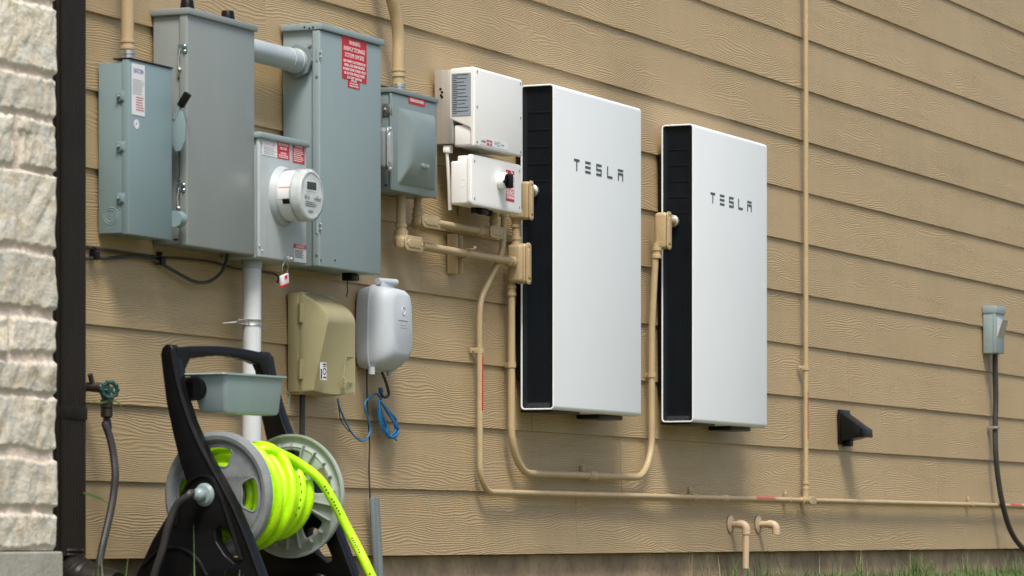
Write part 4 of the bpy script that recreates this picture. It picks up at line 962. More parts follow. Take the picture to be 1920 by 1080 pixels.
s1 = sticker(T, 600, 612, 679, 712, dkf + .0006, m_lab, parent=dk)
mb = MB(); x0, x1, z1, z0 = X(600, dkf), X(612, dkf), Zz(600, 679, dkf), Zz(600, 712, dkf); w_, h_ = x1 - x0, z1 - z0
mb.box(x0 + w_ * .04, x0 + w_ * .24, dkf + .0015, dkf + .002, z0 + h_ * .05, z0 + h_ * .62); mb.lathe((x0 + w_ * .62, -dkf - .0015, z0 + h_ * .5), (0, -1, 0), [(.010, 0), (.010, .0006), (.007, .0006), (.007, 0)], 20)
mb.box(x0 + w_ * .35, x0 + w_ * .9, dkf + .0015, dkf + .002, z0 + h_ * .86, z0 + h_ * .94); mb.box(x0 + w_ * .35, x0 + w_ * .9, dkf + .0015, dkf + .002, z0 + h_ * .76, z0 + h_ * .80); mb.box(x0 + w_ * .4, x0 + w_ * .9, dkf + .0015, dkf + .002, z0 + h_ * .12, z0 + h_ * .2); build("small_print", mb, m_ink, s1)
mb = MB(); gx, gz = X(644, dkf), Zz(644, 716, dkf)
for k in range(5):
    zz = gz + (k - 2) * .0065; rw = .012 * math.sqrt(max(.15, 1 - ((k - 2) / 2.6) ** 2)); pts = [(gx - rw + 2 * rw * q / 8, -dkf - .001 - .001 * math.sin(q / 8 * math.pi), zz - .003 * math.sin(q / 8 * math.pi)) for q in range(9)]; mb.tube(pts, .0017, 6)
textmb(mb, "at&t", (X(655, dkf), -dkf - .001, Zz(655, 715, dkf)), .011, .036, th=.002); build("embossed_logo", mb, M("khaki_highlight", (.36, .33, .2), .4), dk)
mb = MB(); px_a, px_b = X(648, dkf), X(664, dkf)
for a, b_ in (((px_a, Zz(648, 668, dkf)), (px_b, Zz(648, 668, dkf))), ((px_a, Zz(648, 668, dkf)), (px_a - .012, Zz(648, 708, dkf))), ((px_b, Zz(648, 668, dkf)), (px_b, Zz(648, 740, dkf)))): mb.tube([(a[0], -dkf, a[1]), (b_[0], -dkf, b_[1])], .0012, 6)
build("recess_edge", mb, m_beige, dk)

# ------------------------------------------------------------------ cable box (pale blue-grey, rounded)
dN = .042; xn0 = X(688, dN); xn1 = X(777, .112); znt, znb = Zz(688, 533, dN), Zz(688, 694, dN)
T = thing("pale_cable_box", "rounded pale blue-grey plastic cable box with a tube at its top", "utility box", ((xn0 + xn1) / 2, -.05, znb))
def supr(t, e=.55): c_, s_2 = math.cos(t), math.sin(t); return (math.copysign(abs(c_) ** e, c_), math.copysign(abs(s_2) ** e, s_2))
xm, zm, hw, hh = (xn0 + xn1) / 2, (znt + znb) / 2, (xn1 - xn0) / 2, (znt - znb) / 2
def ring(d, k, kz=None, sh=0, e=.36): kz = kz or k; return [Vector((xm + sh + hw * k * supr(2 * math.pi * i / 64, e)[0] * (1 - .10 * (supr(2 * math.pi * i / 64)[1] > .1) * supr(2 * math.pi * i / 64)[1]), -d, zm + hh * kz * supr(2 * math.pi * i / 64, e)[1])) for i in range(64)]
def loft(mb, rings, cap=True):
    R_ = [[mb.bm.verts.new(v) for v in r_] for r_ in rings]; n = len(R_[0])
    for p, q in zip(R_, R_[1:]):
        for k in range(n): mb.bm.faces.new([p[k], p[(k + 1) % n], q[(k + 1) % n], q[k]])
    if cap: mb.bm.faces.new(R_[-1]); mb.bm.faces.new(R_[0][::-1])
mb = MB(); loft(mb, [ring(.003, .94), ring(dN - .006, 1.0), ring(dN - .003, 1.0)]); build("base", mb, m_nid, T)
mb = MB(); loft(mb, [ring(dN - .002, 1.02), ring(dN + .003, 1.02), ring(dN + .004, .99)]); build("rim", mb, m_nid, T)
mb = MB()
def shear(r_, a): return [v + Vector((0, 0, a * (1 if v.z < zm else .25))) for v in r_]
loft(mb, [ring(dN + .003, .985), ring(dN + .02, .98, .975), shear(ring(dN + .04, .95, .935), .006), shear(ring(dN + .058, .88, .88, .004), .014), shear(ring(dN + .068, .78, .80, .008), .018), shear(ring(dN + .072, .68, .72, .01), .020)]); cvn = build("cover", mb, m_nid, T, sharp=60)
mb = MB(); mb.tube([(X(703, dN), -dN - .008, Zz(703, 527, dN)), (X(731, dN), -dN - .02, Zz(703, 526, dN))], .010, 16); mb.box(X(706, dN), X(730, dN), dN, dN + .02, znt - .012, Zz(703, 526, dN), .004); build("top_tube", mb, m_nid, T)
dnf = dN + .0725
mb = MB(); mb.box(X(747, dnf), X(765, dnf), dnf, dnf + .0008, Zz(747, 600, dnf), Zz(747, 598, dnf)); build("slot_mark", mb, m_nid, cvn)
mb = MB(); mb.torus((X(757, dnf), -dnf, Zz(757, 583, dnf)), (0, -1, 0), .012, .0012, 20, 6); scribble(mb, X(750, dnf), X(764, dnf), Zz(757, 616, dnf), Zz(757, 606, dnf), dnf, 2, .5, 3); build("embossed_mark", mb, m_nid, cvn)
mb = MB()
for px in (697, 731): o_ = W(px, 700, .05); mb.tube([(o_.x, -.05, znb + .01), (o_.x, -.05, znb - .012)], .010, 12)
build_each("bottom_plug", mb, m_nid, T)

# ------------------------------------------------------------------ loose cables
def cable(name, label, pts, r, mat, cat="cable", group=None, n=8):
    mb = MB(); mb.tube(smooth(pts, n), r, 10); o = build(name, mb, mat); return tagp(o, label, cat, group)
q = lambda l, d: [W(a, b_, d if not isinstance(d, (list, tuple)) else d[i]) for i, (a, b_) in enumerate(l)]
cable("black_cable", "thicker dark cable sagging in a loop under the tall grey cabinet, clipped to the siding", q([(150, 486), (178, 484), (205, 484), (250, 481), (285, 486), (305, 496), (335, 513), (365, 528), (392, 528), (412, 514), (423, 494), (427, 470)], [.01, .01, .01, .01, .01, .01, .015, .02, .025, .03, .035, .04]), .0048, m_rub)
cable("black_cable", "thinner black cable running under the boxes to the seal tag behind the pale pipe", q([(150, 462), (178, 466), (240, 475), (300, 482), (350, 486), (400, 492), (440, 503), (480, 508), (512, 513), (522, 520), (520, 530)], .008), .0034, m_rub)
for px, py, lb_ in ((176, 479, "small black cable clip next to the dark downspout"), (300, 489, "small black cable clip below the gap between the two left boxes")):
    c = W(px, py, .008); mb = MB(); mb.box(c.x - .012, c.x + .014, 0, .02, c.z - .012, c.z + .010, .003); mb.box(c.x - .007, c.x + .007, 0, .012, c.z + .008, c.z + .024, .002); screw(mb, c.x, c.z + .018, .012, .004, .003)
    tagp(build("cable_clip", mb, m_blk), lb_, "clip", "black cable clips")
cable("black_drop_cable", "stout black tube dropping from the khaki telecom box behind the hose reel", q([(567, 738), (566.5, 790), (566, 870), (565, 1000), (565, 1100)], .02), .0085, m_rub)
cable("blue_data_cable", "blue cable looping from the khaki box across to the pale cable box", q([(633, 748), (637, 765), (648, 790), (660, 812), (675, 826), (688, 822), (694, 806), (690, 785), (684, 765), (686, 752), (696, 744), (706, 738), (712, 745), (716, 735)], .025), .0028, m_blue)
cable("thin_dark_wire", "thin dark wire hanging from the khaki box beside the blue cable loop", q([(634, 748), (636, 770), (640, 790), (652, 806), (660, 812), (668, 820), (680, 826)], .018), .0015, m_rub)
cable("black_looped_cable", "short thick black cable curling out under the pale cable box", q([(716, 698), (722, 712), (727, 728), (729, 740), (722, 745), (714, 738), (712, 728)], .045), .0045, m_rub)
# coiled bundle of blue cable
mb = MB(); rg = random.Random(5)
for k in range(10):
    o1, o2 = rg.uniform(-6, 6), rg.uniform(-4, 4); d_ = .02 + .003 * k
    mb.tube(smooth(q([(711, 750), (713 + o1 * .5, 775), (720 + o1, 800), (728 + o2, 818), (738 + o2, 818 + o1 * .6), (744 + o2, 806), (740 + o1 * .6, 790 + o2), (728 + o1 * .5, 772), (714, 752)], d_), 6), .0029, 8)
mb.tube(smooth(q([(712, 738), (716, 728), (717, 744), (710, 752)], .03), 6), .0028, 8); mb.tube(smooth(q([(728, 818), (736, 820), (744, 826)], .04), 6), .0026, 8)
tagp(build("blue_cable_bundle", mb, m_blue), "bundled coil of spare blue cable hanging below the pale cable box", "cable")
cable("thin_black_cable", "straight thin black cable from the pale box down into the grey duct", q([(688, 690), (688, 730), (690, 780), (693, 830), (692, 880), (694, 935), (697, 990)], .02), .0026, m_rub)
cable("green_ground_wire", "green and black ground wire between the tallest cabinet and khaki box", q([(662, 516), (653, 523), (651, 535), (652, 545), (650, 556)], .045), .0018, m_gwire)
# grey split duct
d_ = .03; a, b_ = W(703, 933, d_), W(712, 1100, d_)
T = thing("grey_cable_duct", "slate grey half-round plastic duct leaning against the bottom siding board", "duct", (b_.x, -d_, 0))
ax = (a - b_).normalized(); mb = MB()
mb.tube([b_, a], .0135, 18); build("duct_tube", mb, m_duct, T)
mb = MB(); sh = Vector((.022, .004, 0)); mb.obox((a + b_) / 2 + Vector((-.019, .0, 0)), Vector((.008, 0, 0)), Vector((0, .006, 0)), ax * ((a - b_).length / 2 - .001), .004); mb.obox((a + b_) / 2 + Vector((.02, .006, 0)), Vector((.006, 0, 0)), Vector((0, .004, 0)), ax * ((a - b_).length / 2 - .001), .003); build_each("duct_flange", mb, m_duct, T)

# ------------------------------------------------------------------ faucet
c = W(178, 728, .05); fx, fz = c.x, c.z
T = thing("hose_faucet", "weathered bronze garden faucet with green wheel handle beside the dark downspout", "faucet", (fx, 0, fz))
mb = MB(); mb.lathe((fx, .0, fz + .004), (0, -1, 0), [(.026, 0), (.024, .005), (.012, .008), (.012, .05), (.0, .05)], 20); mb.tube(fillet([(fx, -.04, fz + .004), (fx, -.075, fz), (fx, -.09, fz - .035)], .02), .0135, 14)
mb.tube([(fx - .004, -.045, fz + .01), (fx - .016, -.045, fz + .036)], .007, 10); build("faucet_body", mb, m_brass, T)
mb = MB(); mb.lathe((fx, -.085, fz - .028), (0, 0, -1), [(.012, 0), (.0165, .002), (.0165, .022), (.013, .024), (.0155, .026), (.0155, .045), (.009, .05)], 16); build("hose_coupling", mb, m_brass, T)
hx = Vector((.30, -.95, -.05)).normalized(); hc = Vector((fx + .004, -.075, fz + .002)); he = W(206, 731, .12)
mb = MB(); mb.tube([hc, he], .0085, 12); build("valve_stem", mb, m_brass, T)
hx = (he - hc).normalized(); mb = MB(); mb.torus(he, hx, .0190, .0052, 28, 8); mb.lathe(he, hx, [(.008, -.004), (.008, .004), (0, .005)], 12)
s1_ = hx.cross(Vector((0, 0, 1))).normalized(); s2_ = hx.cross(s1_)
for k in range(5): a = k * 2 * math.pi / 5; v = s1_ * math.cos(a) + s2_ * math.sin(a); mb.tube([he + v * .005, he + v * .02], .0032, 8)
for k in range(10): a = k * 2 * math.pi / 10; v = s1_ * math.cos(a) + s2_ * math.sin(a); mb.ball(he + v * .0205, .0058, 8)
build("wheel_handle", mb, m_green, T)
e = Vector((fx, -.085, fz - .078))
P = [e, e + Vector((.004, -.002, -.025))] + q([(197, 795), (206, 820), (213, 855), (216, 890), (213, 925), (207, 960), (199, 995), (191, 1030), (186, 1065), (186, 1110)], [.09, .1, .11, .12, .12, .12, .12, .12, .12, .12])
cable("black_water_hose", "dark rubber hose hanging from the faucet down to the ground", P, .0098, m_rub, "hose")

# ------------------------------------------------------------------ hose reel cart
AX = Vector((math.cos(R(-6)), math.sin(R(-6)), 0)); QX = Vector((AX.y, -AX.x, 0))      # QX towards the viewer
dh = .36
HC = W(410, 928, dh)                                             # centre of the near flange
k_ = ((HC - Vector((CX, -CD, CZ))).dot(Vector((CT, ST, 0)))) / FPX
RF = 120 * k_
def onax(s): return HC + AX * s
F2 = WP(546, 931, HC, QX); SEP = (F2 - HC).dot(AX)
nearS = -.045; farS = SEP + .045
def uv(px, py, s, n=AX):
    p = WP(px, py, onax(s), n); return ((p - onax(s)).dot(QX), p.z - HC.z)
reel = thing("hose_reel_cart", "black hose reel cart with grey reel flanges and grey tray standing before the siding", "hose reel", (onax(SEP / 2).x, HC.y, 0))
near_s = nearS - .018
out = [(300, 664), (303, 652), (311, 645), (319, 646), (324, 655), (330, 690), (340, 735), (357, 788), (377, 835), (402, 882), (417, 908), (440, 952), (465, 1012), (490, 1080), (510, 1140), (470, 1140), (448, 1090), (420, 1075), (395, 1140), (236, 1140), (254, 1078), (285, 1012), (318, 958), (340, 922), (349, 906), (335, 862), (322, 808), (311, 755), (304, 700)]
hole = [(402, 992), (412, 987), (424, 993), (438, 1018), (452, 1052), (440, 1058), (420, 1040), (404, 1015)]
SO = [uv(a, b_, near_s) for a, b_ in out]; SH = [uv(a, b_, near_s) for a, b_ in hole][::-1]
zmn = -HC.z - .038
SO = [(a, max(b_, zmn)) for a, b_ in SO]
def rounds(pl, r): v = fillet([Vector((a, b_, 0)) for a, b_ in ([pl[-1]] + pl + [pl[0]])], r, 3)[1:-1]; return [(p.x, p.y) for p in v]
for s in (nearS, farS):
    mb = MB(); mb.plate([rounds(SO, .012), rounds(SH, .01)], onax(s), QX, (0, 0, 1), .034, .004); sf = build("side_frame", mb, m_blk, reel)
    # raised bead along the front edge and arch over the axle
    mb = MB(); sg = -1 if s == nearS else 1
    bead = [Vector(onax(s + sg * .018)) + QX * a + Vector((0, 0, b_)) for a, b_ in [uv(a, b_, near_s) for a, b_ in [(321, 655), (327, 690), (337, 735), (354, 788), (374, 835), (399, 882), (414, 908), (437, 952), (462, 1012), (487, 1080)]]]
    mb.tube(smooth(bead, 4), .0045, 8)
    arch = [Vector(onax(s + sg * .018)) + QX * a + Vector((0, 0, b_)) for a, b_ in [uv(a, b_, near_s) for a, b_ in [(330, 985), (338, 945), (350, 912), (366, 897), (384, 893), (400, 900), (411, 922), (424, 960), (440, 1010), (452, 1050)]]]
    mb.tube(smooth(arch, 4), .006, 8)
    if s == nearS:
        ar2 = [Vector(onax(s + sg * .018)) + QX * a + Vector((0, 0, b_)) for a, b_ in [uv(a, b_, near_s) for a, b_ in [(270, 1060), (295, 1035), (325, 1027), (350, 1033), (372, 1052), (388, 1080)]]]; mb.tube(smooth(ar2, 4), .005, 8)
    build("frame_bead", mb, m_blk, sf)
# handle bar across the top
hq, hz = uv(312, 655, near_s)
def ft(s, dq, dz): return onax(s) + QX * (hq + dq) + Vector((0, 0, hz + dz))
Lh = farS - nearS; mb = MB()
up_ = [(0.0, -.012), (.02, .004), (.1, .010), (.2, .013), (.3, .012), (Lh - .03, .003), (Lh, -.008)]
def hb(u): return .013 * math.sin(math.pi * u) ** .8
N = 26; ringsA = []
ex_ = AX
outer = [(u / N * Lh, hb(u / N) + .004) for u in range(N + 1)]
inner = [(.075 * Lh, -.095), (.08 * Lh, -.05), (.13 * Lh, -.022)] + [(Lh * (.18 + .64 * k / 14), -.020 + .012 * math.sin(math.pi * k / 14) + .0016 * math.sin(k * 2.6)) for k in range(15)] + [(.87 * Lh, -.024), (.92 * Lh, -.05), (.925 * Lh, -.095)]
mb.plate([outer + [(Lh, -.09)] + inner[::-1] + [(0, -.09)]], onax(nearS) + QX * (hq + .012) + Vector((0, 0, hz)), AX, (0, 0, 1), .026, .005); build("handle", mb, m_blk, reel)
mb = MB(); mb.tube([onax(nearS) , onax(farS)], .016, 16); build("axle", mb, m_blk, reel)
mb = MB()
for zz, qq in ((-HC.z + .01, .12), (-HC.z + .01, -.13)): mb.tube([onax(nearS) + QX * qq + Vector((0, 0, zz)), onax(farS) + QX * qq + Vector((0, 0, zz))], .014, 12)
build_each("cross_bar", mb, m_blk, reel)
# flanges
def kid(r0, r1, a0, a1, n=10):
    rc = .0
    o = [(r1 * math.cos(R(a0 + (a1 - a0) * k / n)), r1 * math.sin(R(a0 + (a1 - a0) * k / n))) for k in range(n + 1)]
    i = [(r0 * math.cos(R(a1 - (a1 - a0) * k / n)), r0 * math.sin(R(a1 - (a1 - a0) * k / n))) for k in range(n + 1)]
    return rounds([o[0], o[3], o[5], o[7], o[-1], i[0], i[5], i[-1]], .016)
def flange(s, sg, mat, offs, ribs_, h0=.45, sp_=46):
    o_ = onax(s); mb = MB(); n = 96
    cir = [(RF * .80 * math.cos(2 * math.pi * k / n), RF * .80 * math.sin(2 * math.pi * k / n)) for k in range(n)]
    hub = [(RF * .16 * math.cos(2 * math.pi * k / 32), RF * .16 * math.sin(2 * math.pi * k / 32)) for k in range(32)][::-1]
    holes = [kid(RF * h0, RF * .76, a, a + sp_)[::-1] for a in offs]
    mb.plate([cir, hub] + holes, o_, QX, (0, 0, 1), .004, .001)
    for h_ in holes:
        mb.tube([o_ + QX * a + Vector((0, 0, b_)) + AX * sg * .001 for a, b_ in h_ + [h_[0]]], .0028, 6, cap=False)
    mb.lathe(o_, AX * sg, [(RF * .785, -.002), (RF * .82, .004), (RF * .87, .013), (RF * .93, .015), (RF * .985, .010), (RF, .002), (RF * 1.0, -.006), (RF * .97, -.006), (RF * .93, .004), (RF * .87, .004), (RF * .80, -.004)], n)
    mb.lathe(o_, AX * sg, [(RF * .17, -.002), (RF * .22, .004), (RF * .20, .022), (RF * .12, .026), (0, .026)], 40)
    fl = build("reel_flange", mb, mat, reel)
    if ribs_:
        mb = MB()
        for k in range(22):
            a = 2 * math.pi * k / 22 + .1; e_ = QX * math.cos(a) + Vector((0, 0, math.sin(a))); t_ = e_.cross(AX)
            r0 = .79 if any((math.degrees(a) - o) % 360 < 38 for o in offs) else .34
            mb.obox(o_ + e_ * RF * (r0 + .86) / 2 - AX * sg * .008, e_ * RF * (.86 - r0) / 2, t_ * .0012, AX * .006)
        build_each("flange_rib", mb, mat, fl)
    return fl
flange(0, -1, m_reel, (67, 157, 247, 337), False)
flange(SEP, 1, m_reel2, (75, 147, 219, 291, 3), True, .42, 36)
mb = MB(); mb.tube([onax(.0), onax(SEP)], RF * .36, 32); build("reel_drum", mb, m_reel, reel)
# swivel at the hub
hub = onax(nearS - .03)
mb = MB(); mb.ball(hub - AX * .012, .018, 18); mb.lathe(onax(nearS), -AX, [(.030, .01), (.030, .02), (.024, .028), (.012, .03), (0, .03)], 24); sw_ = build("hub_swivel", mb, m_tray, reel)
# tray between the posts
tz1 = Zz(430, 700, dh) - 0
fq = uv(425, 700, nearS + .02)[0]
def tr(s, q_, z_): return onax(s) + QX * q_ + Vector((0, 0, z_))
zt_ = WP(427, 702, onax(nearS + .03), AX).z - HC.z; zb2 = WP(427, 775, onax(nearS + .03), AX).z - HC.z
q0, q1 = hq + .035, hq + .150; sA, sB = nearS + .03, farS - .125; mb = MB()
top_o = [(sA, q0), (sB, q0), (sB, q1), (sA, q1)]
def trect(i, z_, sh=0): 
    v = [(a + (i if k in (0, 3) else -i), b_ + (i * 2.2 if k in (0, 1) else -i * .5)) for k, (a, b_) in enumerate(top_o)]
    v = fillet([Vector((a, b_, 0)) for a, b_ in [v[-1]] + v + [v[0]]], .011, 4)[1:-1]; return [tr(p.x, p.y, z_) for p in v]
rings_ = [trect(-.012, zt_), trect(-.012, zt_ + .004), trect(.0, zt_ + .005), trect(.006, zt_ - .01), trect(.022, zb2 + .012), trect(.030, zb2 + .006), trect(.038, zb2 + .010)]
ro = [trect(-.012, zt_), trect(-.013, zt_ + .002), trect(-.011, zt_ + .005), trect(.003, zt_ + .004), trect(.014, zb2 + .012), trect(.022, zb2 + .006)]
ri = [trect(.026, zb2 + .001), trect(.015, zb2 + .003), trect(.010, zb2 + .012), trect(.0, zt_ - .002), trect(-.012, zt_)]
loft(mb, (ri + ro[1:]), cap=True); ty = build("tool_tray", mb, m_tray, reel)
mb = MB(); fy = lambda s, z_: tr(s, q1 - .0 - .003 - (zt_ - z_) * .22, z_)
lo = [(sA + Lh * .33, zb2 + .014), (sA + Lh * .34, zt_ - .04), (sA + Lh * .40, zt_ - .030), (sA + Lh * .68, zt_ - .030), (sA + Lh * .74, zt_ - .04), (sA + Lh * .75, zb2 + .014)]
mb.tube([fy(a, b_) for a, b_ in lo], .0016, 6); build("tray_emboss", mb, m_tray, ty)
mb = MB(); mb.tube([tr(nearS + .01, hq + .062, zt_ - .035), tr(nearS + .045, hq + .062, zt_ - .035)], .028, 20); mb.obox(tr(nearS + .03, hq + .04, zt_ - .035), AX * .02, QX * .03, Vector((0, 0, .03)), .006); build("tray_bracket", mb, m_blk, reel)

# lime hose wound on the reel
rh = .0126; mb = MB(); rg = random.Random(11)
def coilpts(s0, s1, r0, r1, turns, a0, wob=.002):
    n = int(turns * 36); P = []
    for k in range(n + 1):
        t = k / n; a = a0 + 2 * math.pi * turns * t; s = s0 + (s1 - s0) * t + wob * math.sin(a * 1.3 + s0 * 40); r_ = r0 + (r1 - r0) * t + .002 * math.sin(a * .7)
        P.append(onax(s) + QX * (r_ * math.cos(a)) + Vector((0, 0, r_ * math.sin(a))))
    return P
rb = RF * .36 + rh
mb.tube(coilpts(.02, SEP - .02, rb, rb, (SEP - .04) / (2 * rh * 1.02), .5, .001), rh, 14)
mb.tube(coilpts(SEP - .05, .022, rb + 1.5 * rh, rb + 1.85 * rh, (SEP - .07) / (2 * rh * 1.12), 1.5, .004), rh, 14)
mb.tube(coilpts(.024, SEP * .75, rb + 3.7 * rh, rb + 3.0 * rh, 7.25, -1.2, .010), rh, 14)
mb.tube(coilpts(SEP * .10, SEP * .62, rb + 5.1 * rh, rb + 4.6 * rh, 2.4, 2.2, .016), rh, 14)
def onp(px, py, s_): return WP(px, py, onax(s_), AX)
tp = smooth([onp(452, 880, .06), onp(474, 852, .10), onp(500, 842, .13), onp(535, 855, SEP * .55), onp(565, 872, SEP * .68), onp(600, 900, SEP - .075), onp(628, 945, SEP - .05), onp(650, 988, SEP - .035), onp(668, 1022, SEP - .03), onp(688, 1062, SEP - .03), onp(712, 1115, SEP - .02)], 8)
mb.tube(tp, rh, 16)
hs = build("garden_hose", mb, m_hose); tagp(hs, "lime green rubber hose wound on the reel with its end trailing to the ground", "hose")
mb = MB()
rg = random.Random(9)
fv = Vector((-CT, -ST, .05)).normalized()
def dash(a, b_, wd=.0022):
    ax = (b_ - a).normalized(); f_ = (fv - ax * fv.dot(ax)).normalized(); sd3 = ax.cross(f_)
    mb.obox((a + b_) / 2 + f_ * (rh - .0002) + sd3 * rg.uniform(-.001, .001), ax * ((b_ - a).length * .40), f_ * .0008, sd3 * wd)
for seg_ in (range(42, 52), range(60, 68), range(74, 79)):
    for i0 in seg_:
        if i0 + 1 < len(tp) and rg.random() < .85: dash(tp[i0], tp[i0].lerp(tp[i0 + 1], .6))
for P_ in (coilpts(.024, SEP * .75, rb + 3.7 * rh, rb + 3.0 * rh, 7.25, -1.2, .010), coilpts(.02 + 0, SEP * .62, rb + 5.1 * rh, rb + 4.6 * rh, 2.4, 2.2, .016)[:0]):
    for i0 in range(len(P_) - 1):
        q_ = P_[i0] - HC; q_ = q_ - AX * q_.dot(AX)
        ang = math.degrees(math.atan2(q_.z, q_.dot(QX)))
        if -55 < ang < 35 and (i0 // 36) % 2 == 0: dash(P_[i0], P_[i0].lerp(P_[i0 + 1], .45), .0018)
mb.bm.verts.ensure_lookup_table()
if len(mb.bm.verts): pr_ = build("hose_print", mb, m_gwire, hs)
cable("black_leader_hose", "short black hose curving from the reel hub down to the grass", [hub - AX * .012, hub - AX * .03 + QX * (-.012) + Vector((0, 0, .004)), WP(352, 930, hub - AX * .04, AX), WP(331, 948, hub - AX * .045, AX), WP(316, 985, hub - AX * .05, AX), WP(305, 1030, hub - AX * .05, AX), WP(290, 1075, hub - AX * .05, AX), WP(278, 1125, hub - AX * .05, AX)], .0098, m_rub, "hose")

# ------------------------------------------------------------------ vent hood
vx0 = X(1571, 0); vz1, vz0 = Zz(1571, 768, 0), Zz(1571, 833, 0); vw = .115
T = thing("dryer_vent_hood", "dark charcoal plastic vent hood projecting from the lower siding", "vent", (vx0 + vw / 2, 0, vz0))
mb = MB(); mb.box(vx0 - .006, vx0 + vw + .006, .0, .012, vz0, vz1, .003); build("wall_plate", mb, m_blk, T)
dt = DX(1617, vx0 + .004); mb = MB(); t0 = vz1 - .012; zt3_ = WX(1616, 803, vx0 + .004).z; zb3 = WX(1616, 818, vx0 + .004).z
c8 = [(vx0 + .004, -dt, zb3), (vx0 + vw - .004, -dt, zb3), (vx0 + vw, -.01, vz0 + .012), (vx0, -.01, vz0 + .012), (vx0 + .004, -dt, zt3_), (vx0 + vw - .004, -dt, zt3_), (vx0 + vw, -.01, t0), (vx0, -.01, t0)]
mb.hexa(c8, .002); mb.hexa([(vx0 - .001, -dt - .008, zb3 - .002), (vx0 + vw + .001, -dt - .008, zb3 - .002), (vx0 + vw + .001, -dt + .005, zb3 - .004), (vx0 - .001, -dt + .005, zb3 - .004), (vx0 - .001, -dt - .005, zt3_ - .003), (vx0 + vw + .001, -dt - .005, zt3_ - .003), (vx0 + vw + .001, -dt + .01, zt3_ + .004), (vx0 - .001, -dt + .01, zt3_ + .004)], .002)
build("hood", mb, m_blk, T)
mb = MB(); mb.box(vx0 + .035, vx0 + vw - .035, .008, .04, vz0 - .008, vz0 + .02, .004); build("duct_stub", mb, m_blk, T)

# ------------------------------------------------------------------ drain elbows
def drain(px, py, lbl, pend, pe, dpt):
    c = W(px, py, 0); T = thing("drain_elbow", lbl, "drain pipe", (c.x, 0, c.z), "peach plastic drain pipes")
    mb = MB(); mb.lathe((c.x, 0, c.z), (0, -1, 0), [(.035, 0), (.034, .003), (.02, .008), (.015, .009)], 28); build("wall_flange", mb, m_tanpvc, T)
    mb = MB(); mb.tube([(c.x, 0, c.z), (c.x, -dpt + .01, c.z)], .0128, 18); build("pipe", mb, m_tanpvc, T)
    zb = WP(pend, pe, Vector((c.x, -dpt, 0)), Vector((0, 1, 0))).z
    mb = MB(); mb.tube(fillet([(c.x, -dpt + .032, c.z), (c.x, -dpt, c.z), (c.x, -dpt, c.z - .038)], .02, 8), .0158, 20); build("elbow", mb, m_tanpvc, T)
    if zb < c.z - .06: mb = MB(); mb.tube([(c.x, -dpt, c.z - .03), (c.x + .006 - .012, -dpt, zb)], .0125, 18); build("drop_pipe", mb, m_tanpvc, T)
drain(1370, 983, "nearer peach plastic drain elbow with a long drop pipe at the wall bottom", 1393, 1066, .062)
drain(1422, 983, "short peach plastic drain elbow without a drop pipe at the wall bottom", 1453, 1000, .072)

# ------------------------------------------------------------------ far outlet box and cord
d9 = .062; xa9, xb9 = X(1867, d9), X(1883, d9); z91, z90 = Zz(1867, 573, d9), Zz(1867, 662, d9)
T = thing("outlet_disconnect", "small green-grey disconnect box high on the siding at the far right", "electrical box", ((xa9 + xb9) / 2, -.03, z90))
mb = MB(); mb.box(xa9, xb9, .002, d9 - .012, z90, z91 - .01, .003); build("enclosure", mb, m_teal, T)
mb = MB(); mb.box(xa9 - .002, xb9 + .002, d9 - .014, d9, z90 + .002, z91 - .006, .003); build("door", mb, m_teal, T)
mb = MB(); mb.box(xa9 - .004, xb9 + .004, .0, d9 + .005, z91 - .034, z91, .003); build("lid", mb, m_teal, T)
mb = MB(); z_a, z_b = z91 - .05, z90 + .07
mb.add([(xa9 + .025, -d9, z_a), (xb9 - .008, -d9, z_a), (xb9 - .008, -d9, z_b), (xa9 + .02, -d9, z_b), (xa9 + .035, -d9 - .022, z_a - .012), (xb9 - .014, -d9 - .022, z_a - .012)], [(0, 1, 5, 4), (0, 4, 3), (1, 2, 5), (4, 5, 2, 3), (0, 3, 2, 1)]); build("door_flap", mb, m_zinc, T)
mb = MB(); c = WX(1855, 643, xa9); mb.torus((xa9, c.y, c.z), (-1, 0, 0), .017, .001, 24, 6); build("knockout", mb, m_teal, T)
cable("black_power_cord", "thick black whip cable hanging from the far right disconnect box", [W(1866, 655, .03)] + q([(1866, 690), (1867, 750), (1866, 800), (1867, 850), (1872, 900), (1881, 950), (1895, 995), (1915, 1025), (1945, 1050), (1980, 1075)], [.03, .03, .03, .035, .04, .05, .06, .07, .08, .09]), .0125, m_rub)
mb = MB(); c = W(1866, 802, .03); mb.box(c.x - .024, c.x + .022, .0, .046, c.z - .006, c.z + .006, .002); tagp(build("cable_strap", mb, m_zinc), "zinc strap holding the thick black whip cable to the siding", "strap")

# ------------------------------------------------------------------ grass
rg = random.Random(21); mb = MB(); md = MB()
def blade(mbx, x, d, h, lean, wd, az_, seg=4, z0=0.0):
    dr_ = Vector((math.cos(az_), math.sin(az_), 0)); sd2 = Vector((-dr_.y, dr_.x, 0)); prev = None
    for k in range(seg + 1):
        t = k / seg; p = Vector((x, -d, z0 - .042)) + dr_ * (lean * t * t) + Vector((0, 0, h * t * (1 - .18 * t * min(1, lean / h))))
        w2 = wd * (1 - t ** 1.6) * .5 + .0002; a = mbx.bm.verts.new(p - sd2 * w2); b = mbx.bm.verts.new(p + sd2 * w2)
        if prev: mbx.bm.faces.new([prev[0], prev[1], b, a])
        prev = (a, b)
xg0, xg1 = X(150) - .3, X(1990)
def dens(x, d):
    n_ = noise.noise(Vector((x * 2.3, d * 4, 0))) * .5 + .5
    zone = 1.0 if x > X(1290) else (.10 if x > X(735) else .5)
    return n_, zone
cnt = 0
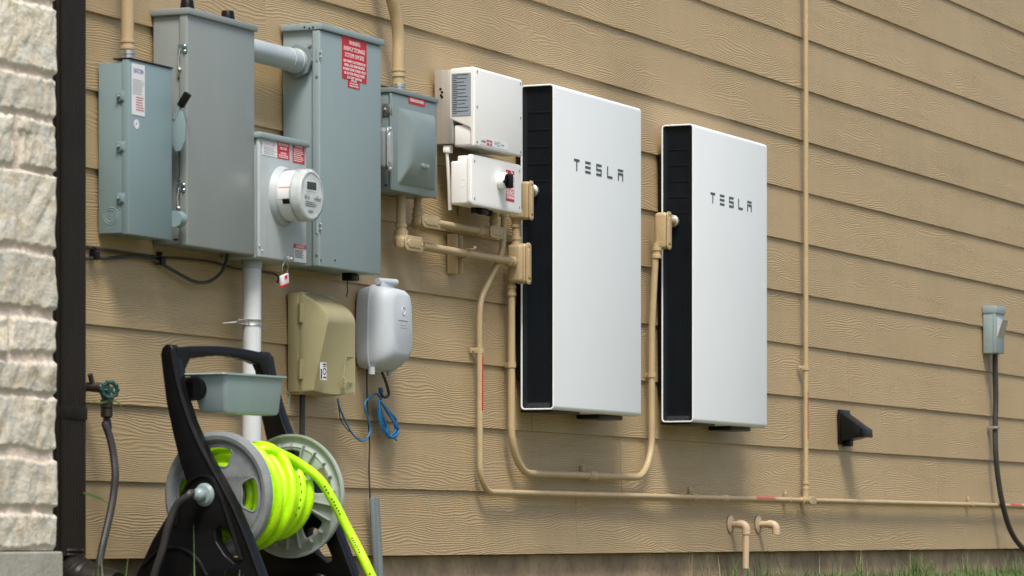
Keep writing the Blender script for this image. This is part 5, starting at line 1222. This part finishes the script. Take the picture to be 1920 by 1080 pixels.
while cnt < 9000:
    x = rg.uniform(xg0, xg1); d = rg.random() ** 1.7 * .9 - .015; n_, zn = dens(x, d)
    if rg.random() > zn * (.25 + n_): cnt += .1; continue
    if x < X(735) and d > .5: cnt += .05; continue
    h = rg.uniform(.03, .068) * (.5 + 1.0 * n_) * (1.0 if zn > .9 else (.5 if zn < .2 else 1.1))
    blade(mb, x, d, h, h * rg.uniform(.2, 1.1), rg.uniform(.0016, .0034), rg.uniform(0, 6.28)); cnt += 1
for k in range(16):
    tx, tdn = X(rg.choice([rg.uniform(1290, 1420), rg.uniform(1620, 1720), rg.uniform(1780, 1930), rg.uniform(1400, 1900)])), rg.uniform(0, .10)
    for q_ in range(16): blade(mb, tx + rg.gauss(0, .035), tdn + rg.uniform(0, .03), rg.uniform(.07, .145), rg.uniform(.01, .08), rg.uniform(.0022, .004), rg.uniform(0, 6.28), 5)
for k in range(170):
    x = rg.uniform(X(1290), X(1900)); n_, _ = dens(x, .02)
    blade(mb, x, rg.uniform(0, .06), rg.uniform(.08, .17) * (.5 + n_ * .8), rg.uniform(.01, .07), rg.uniform(.002, .0035), rg.uniform(0, 6.28), 5)
for px, h, le in ((163, .09, .03), (182, .11, -.01), (232, .135, .02), (205, .10, .05), (262, .08, .04), (300, .075, .02), (338, .09, .03), (365, .19, .005), (385, .10, .02), (412, .09, .04), (446, .08, .02), (472, .07, .03), (195, .12, .06), (350, .08, .05)):
    p = W(px, 1060, .52); blade(mb, p.x, .52, h + .042, abs(le) * 1.2, .004, 0.4 + px, 6)
tagp(build("grass", mb, m_leaf), kind='stuff')
for k in range(44):
    x = rg.choice([X(rg.uniform(1270, 1340)), X(rg.uniform(1380, 1650)), X(rg.uniform(1270, 1900))]); blade(md, x, rg.uniform(0, .05), rg.uniform(.10, .155), rg.uniform(0, .04), .0018, rg.uniform(0, 6.28), 4)
tagp(build("dry_grass", md, m_dry), kind='stuff')
# two grass leaves caught on the faucet and behind the rubber hose
def leaf(label, pts, w0):
    mb = MB(); P = smooth(pts, 6); prev = None; n = len(P)
    for i, p in enumerate(P):
        t = i / (n - 1); w2 = w0 * math.sin(math.pi * min(.97, .12 + .86 * t)) * .5; a = mb.bm.verts.new(p + Vector((0, .0, w2))); b = mb.bm.verts.new(p + Vector((0, -.3 * w2, -w2)))
        if prev: mb.bm.faces.new([prev[0], prev[1], b, a])
        prev = (a, b)
    return tagp(build("grass_leaf", mb, m_leaf), label, "leaf", "long grass leaves")
leaf("long green grass leaf wrapped round the faucet's hose coupling", q([(172, 752), (188, 755), (205, 752), (220, 754), (230, 766), (238, 780)], [.11, .12, .11, .11, .11, .11]), .006)
leaf("green grass leaf poking out between the downspout and hanging hose", q([(155, 924), (172, 929), (190, 936), (205, 946)], .10), .008)
for o in bpy.data.objects:
    if '_b' in o: del o['_b']
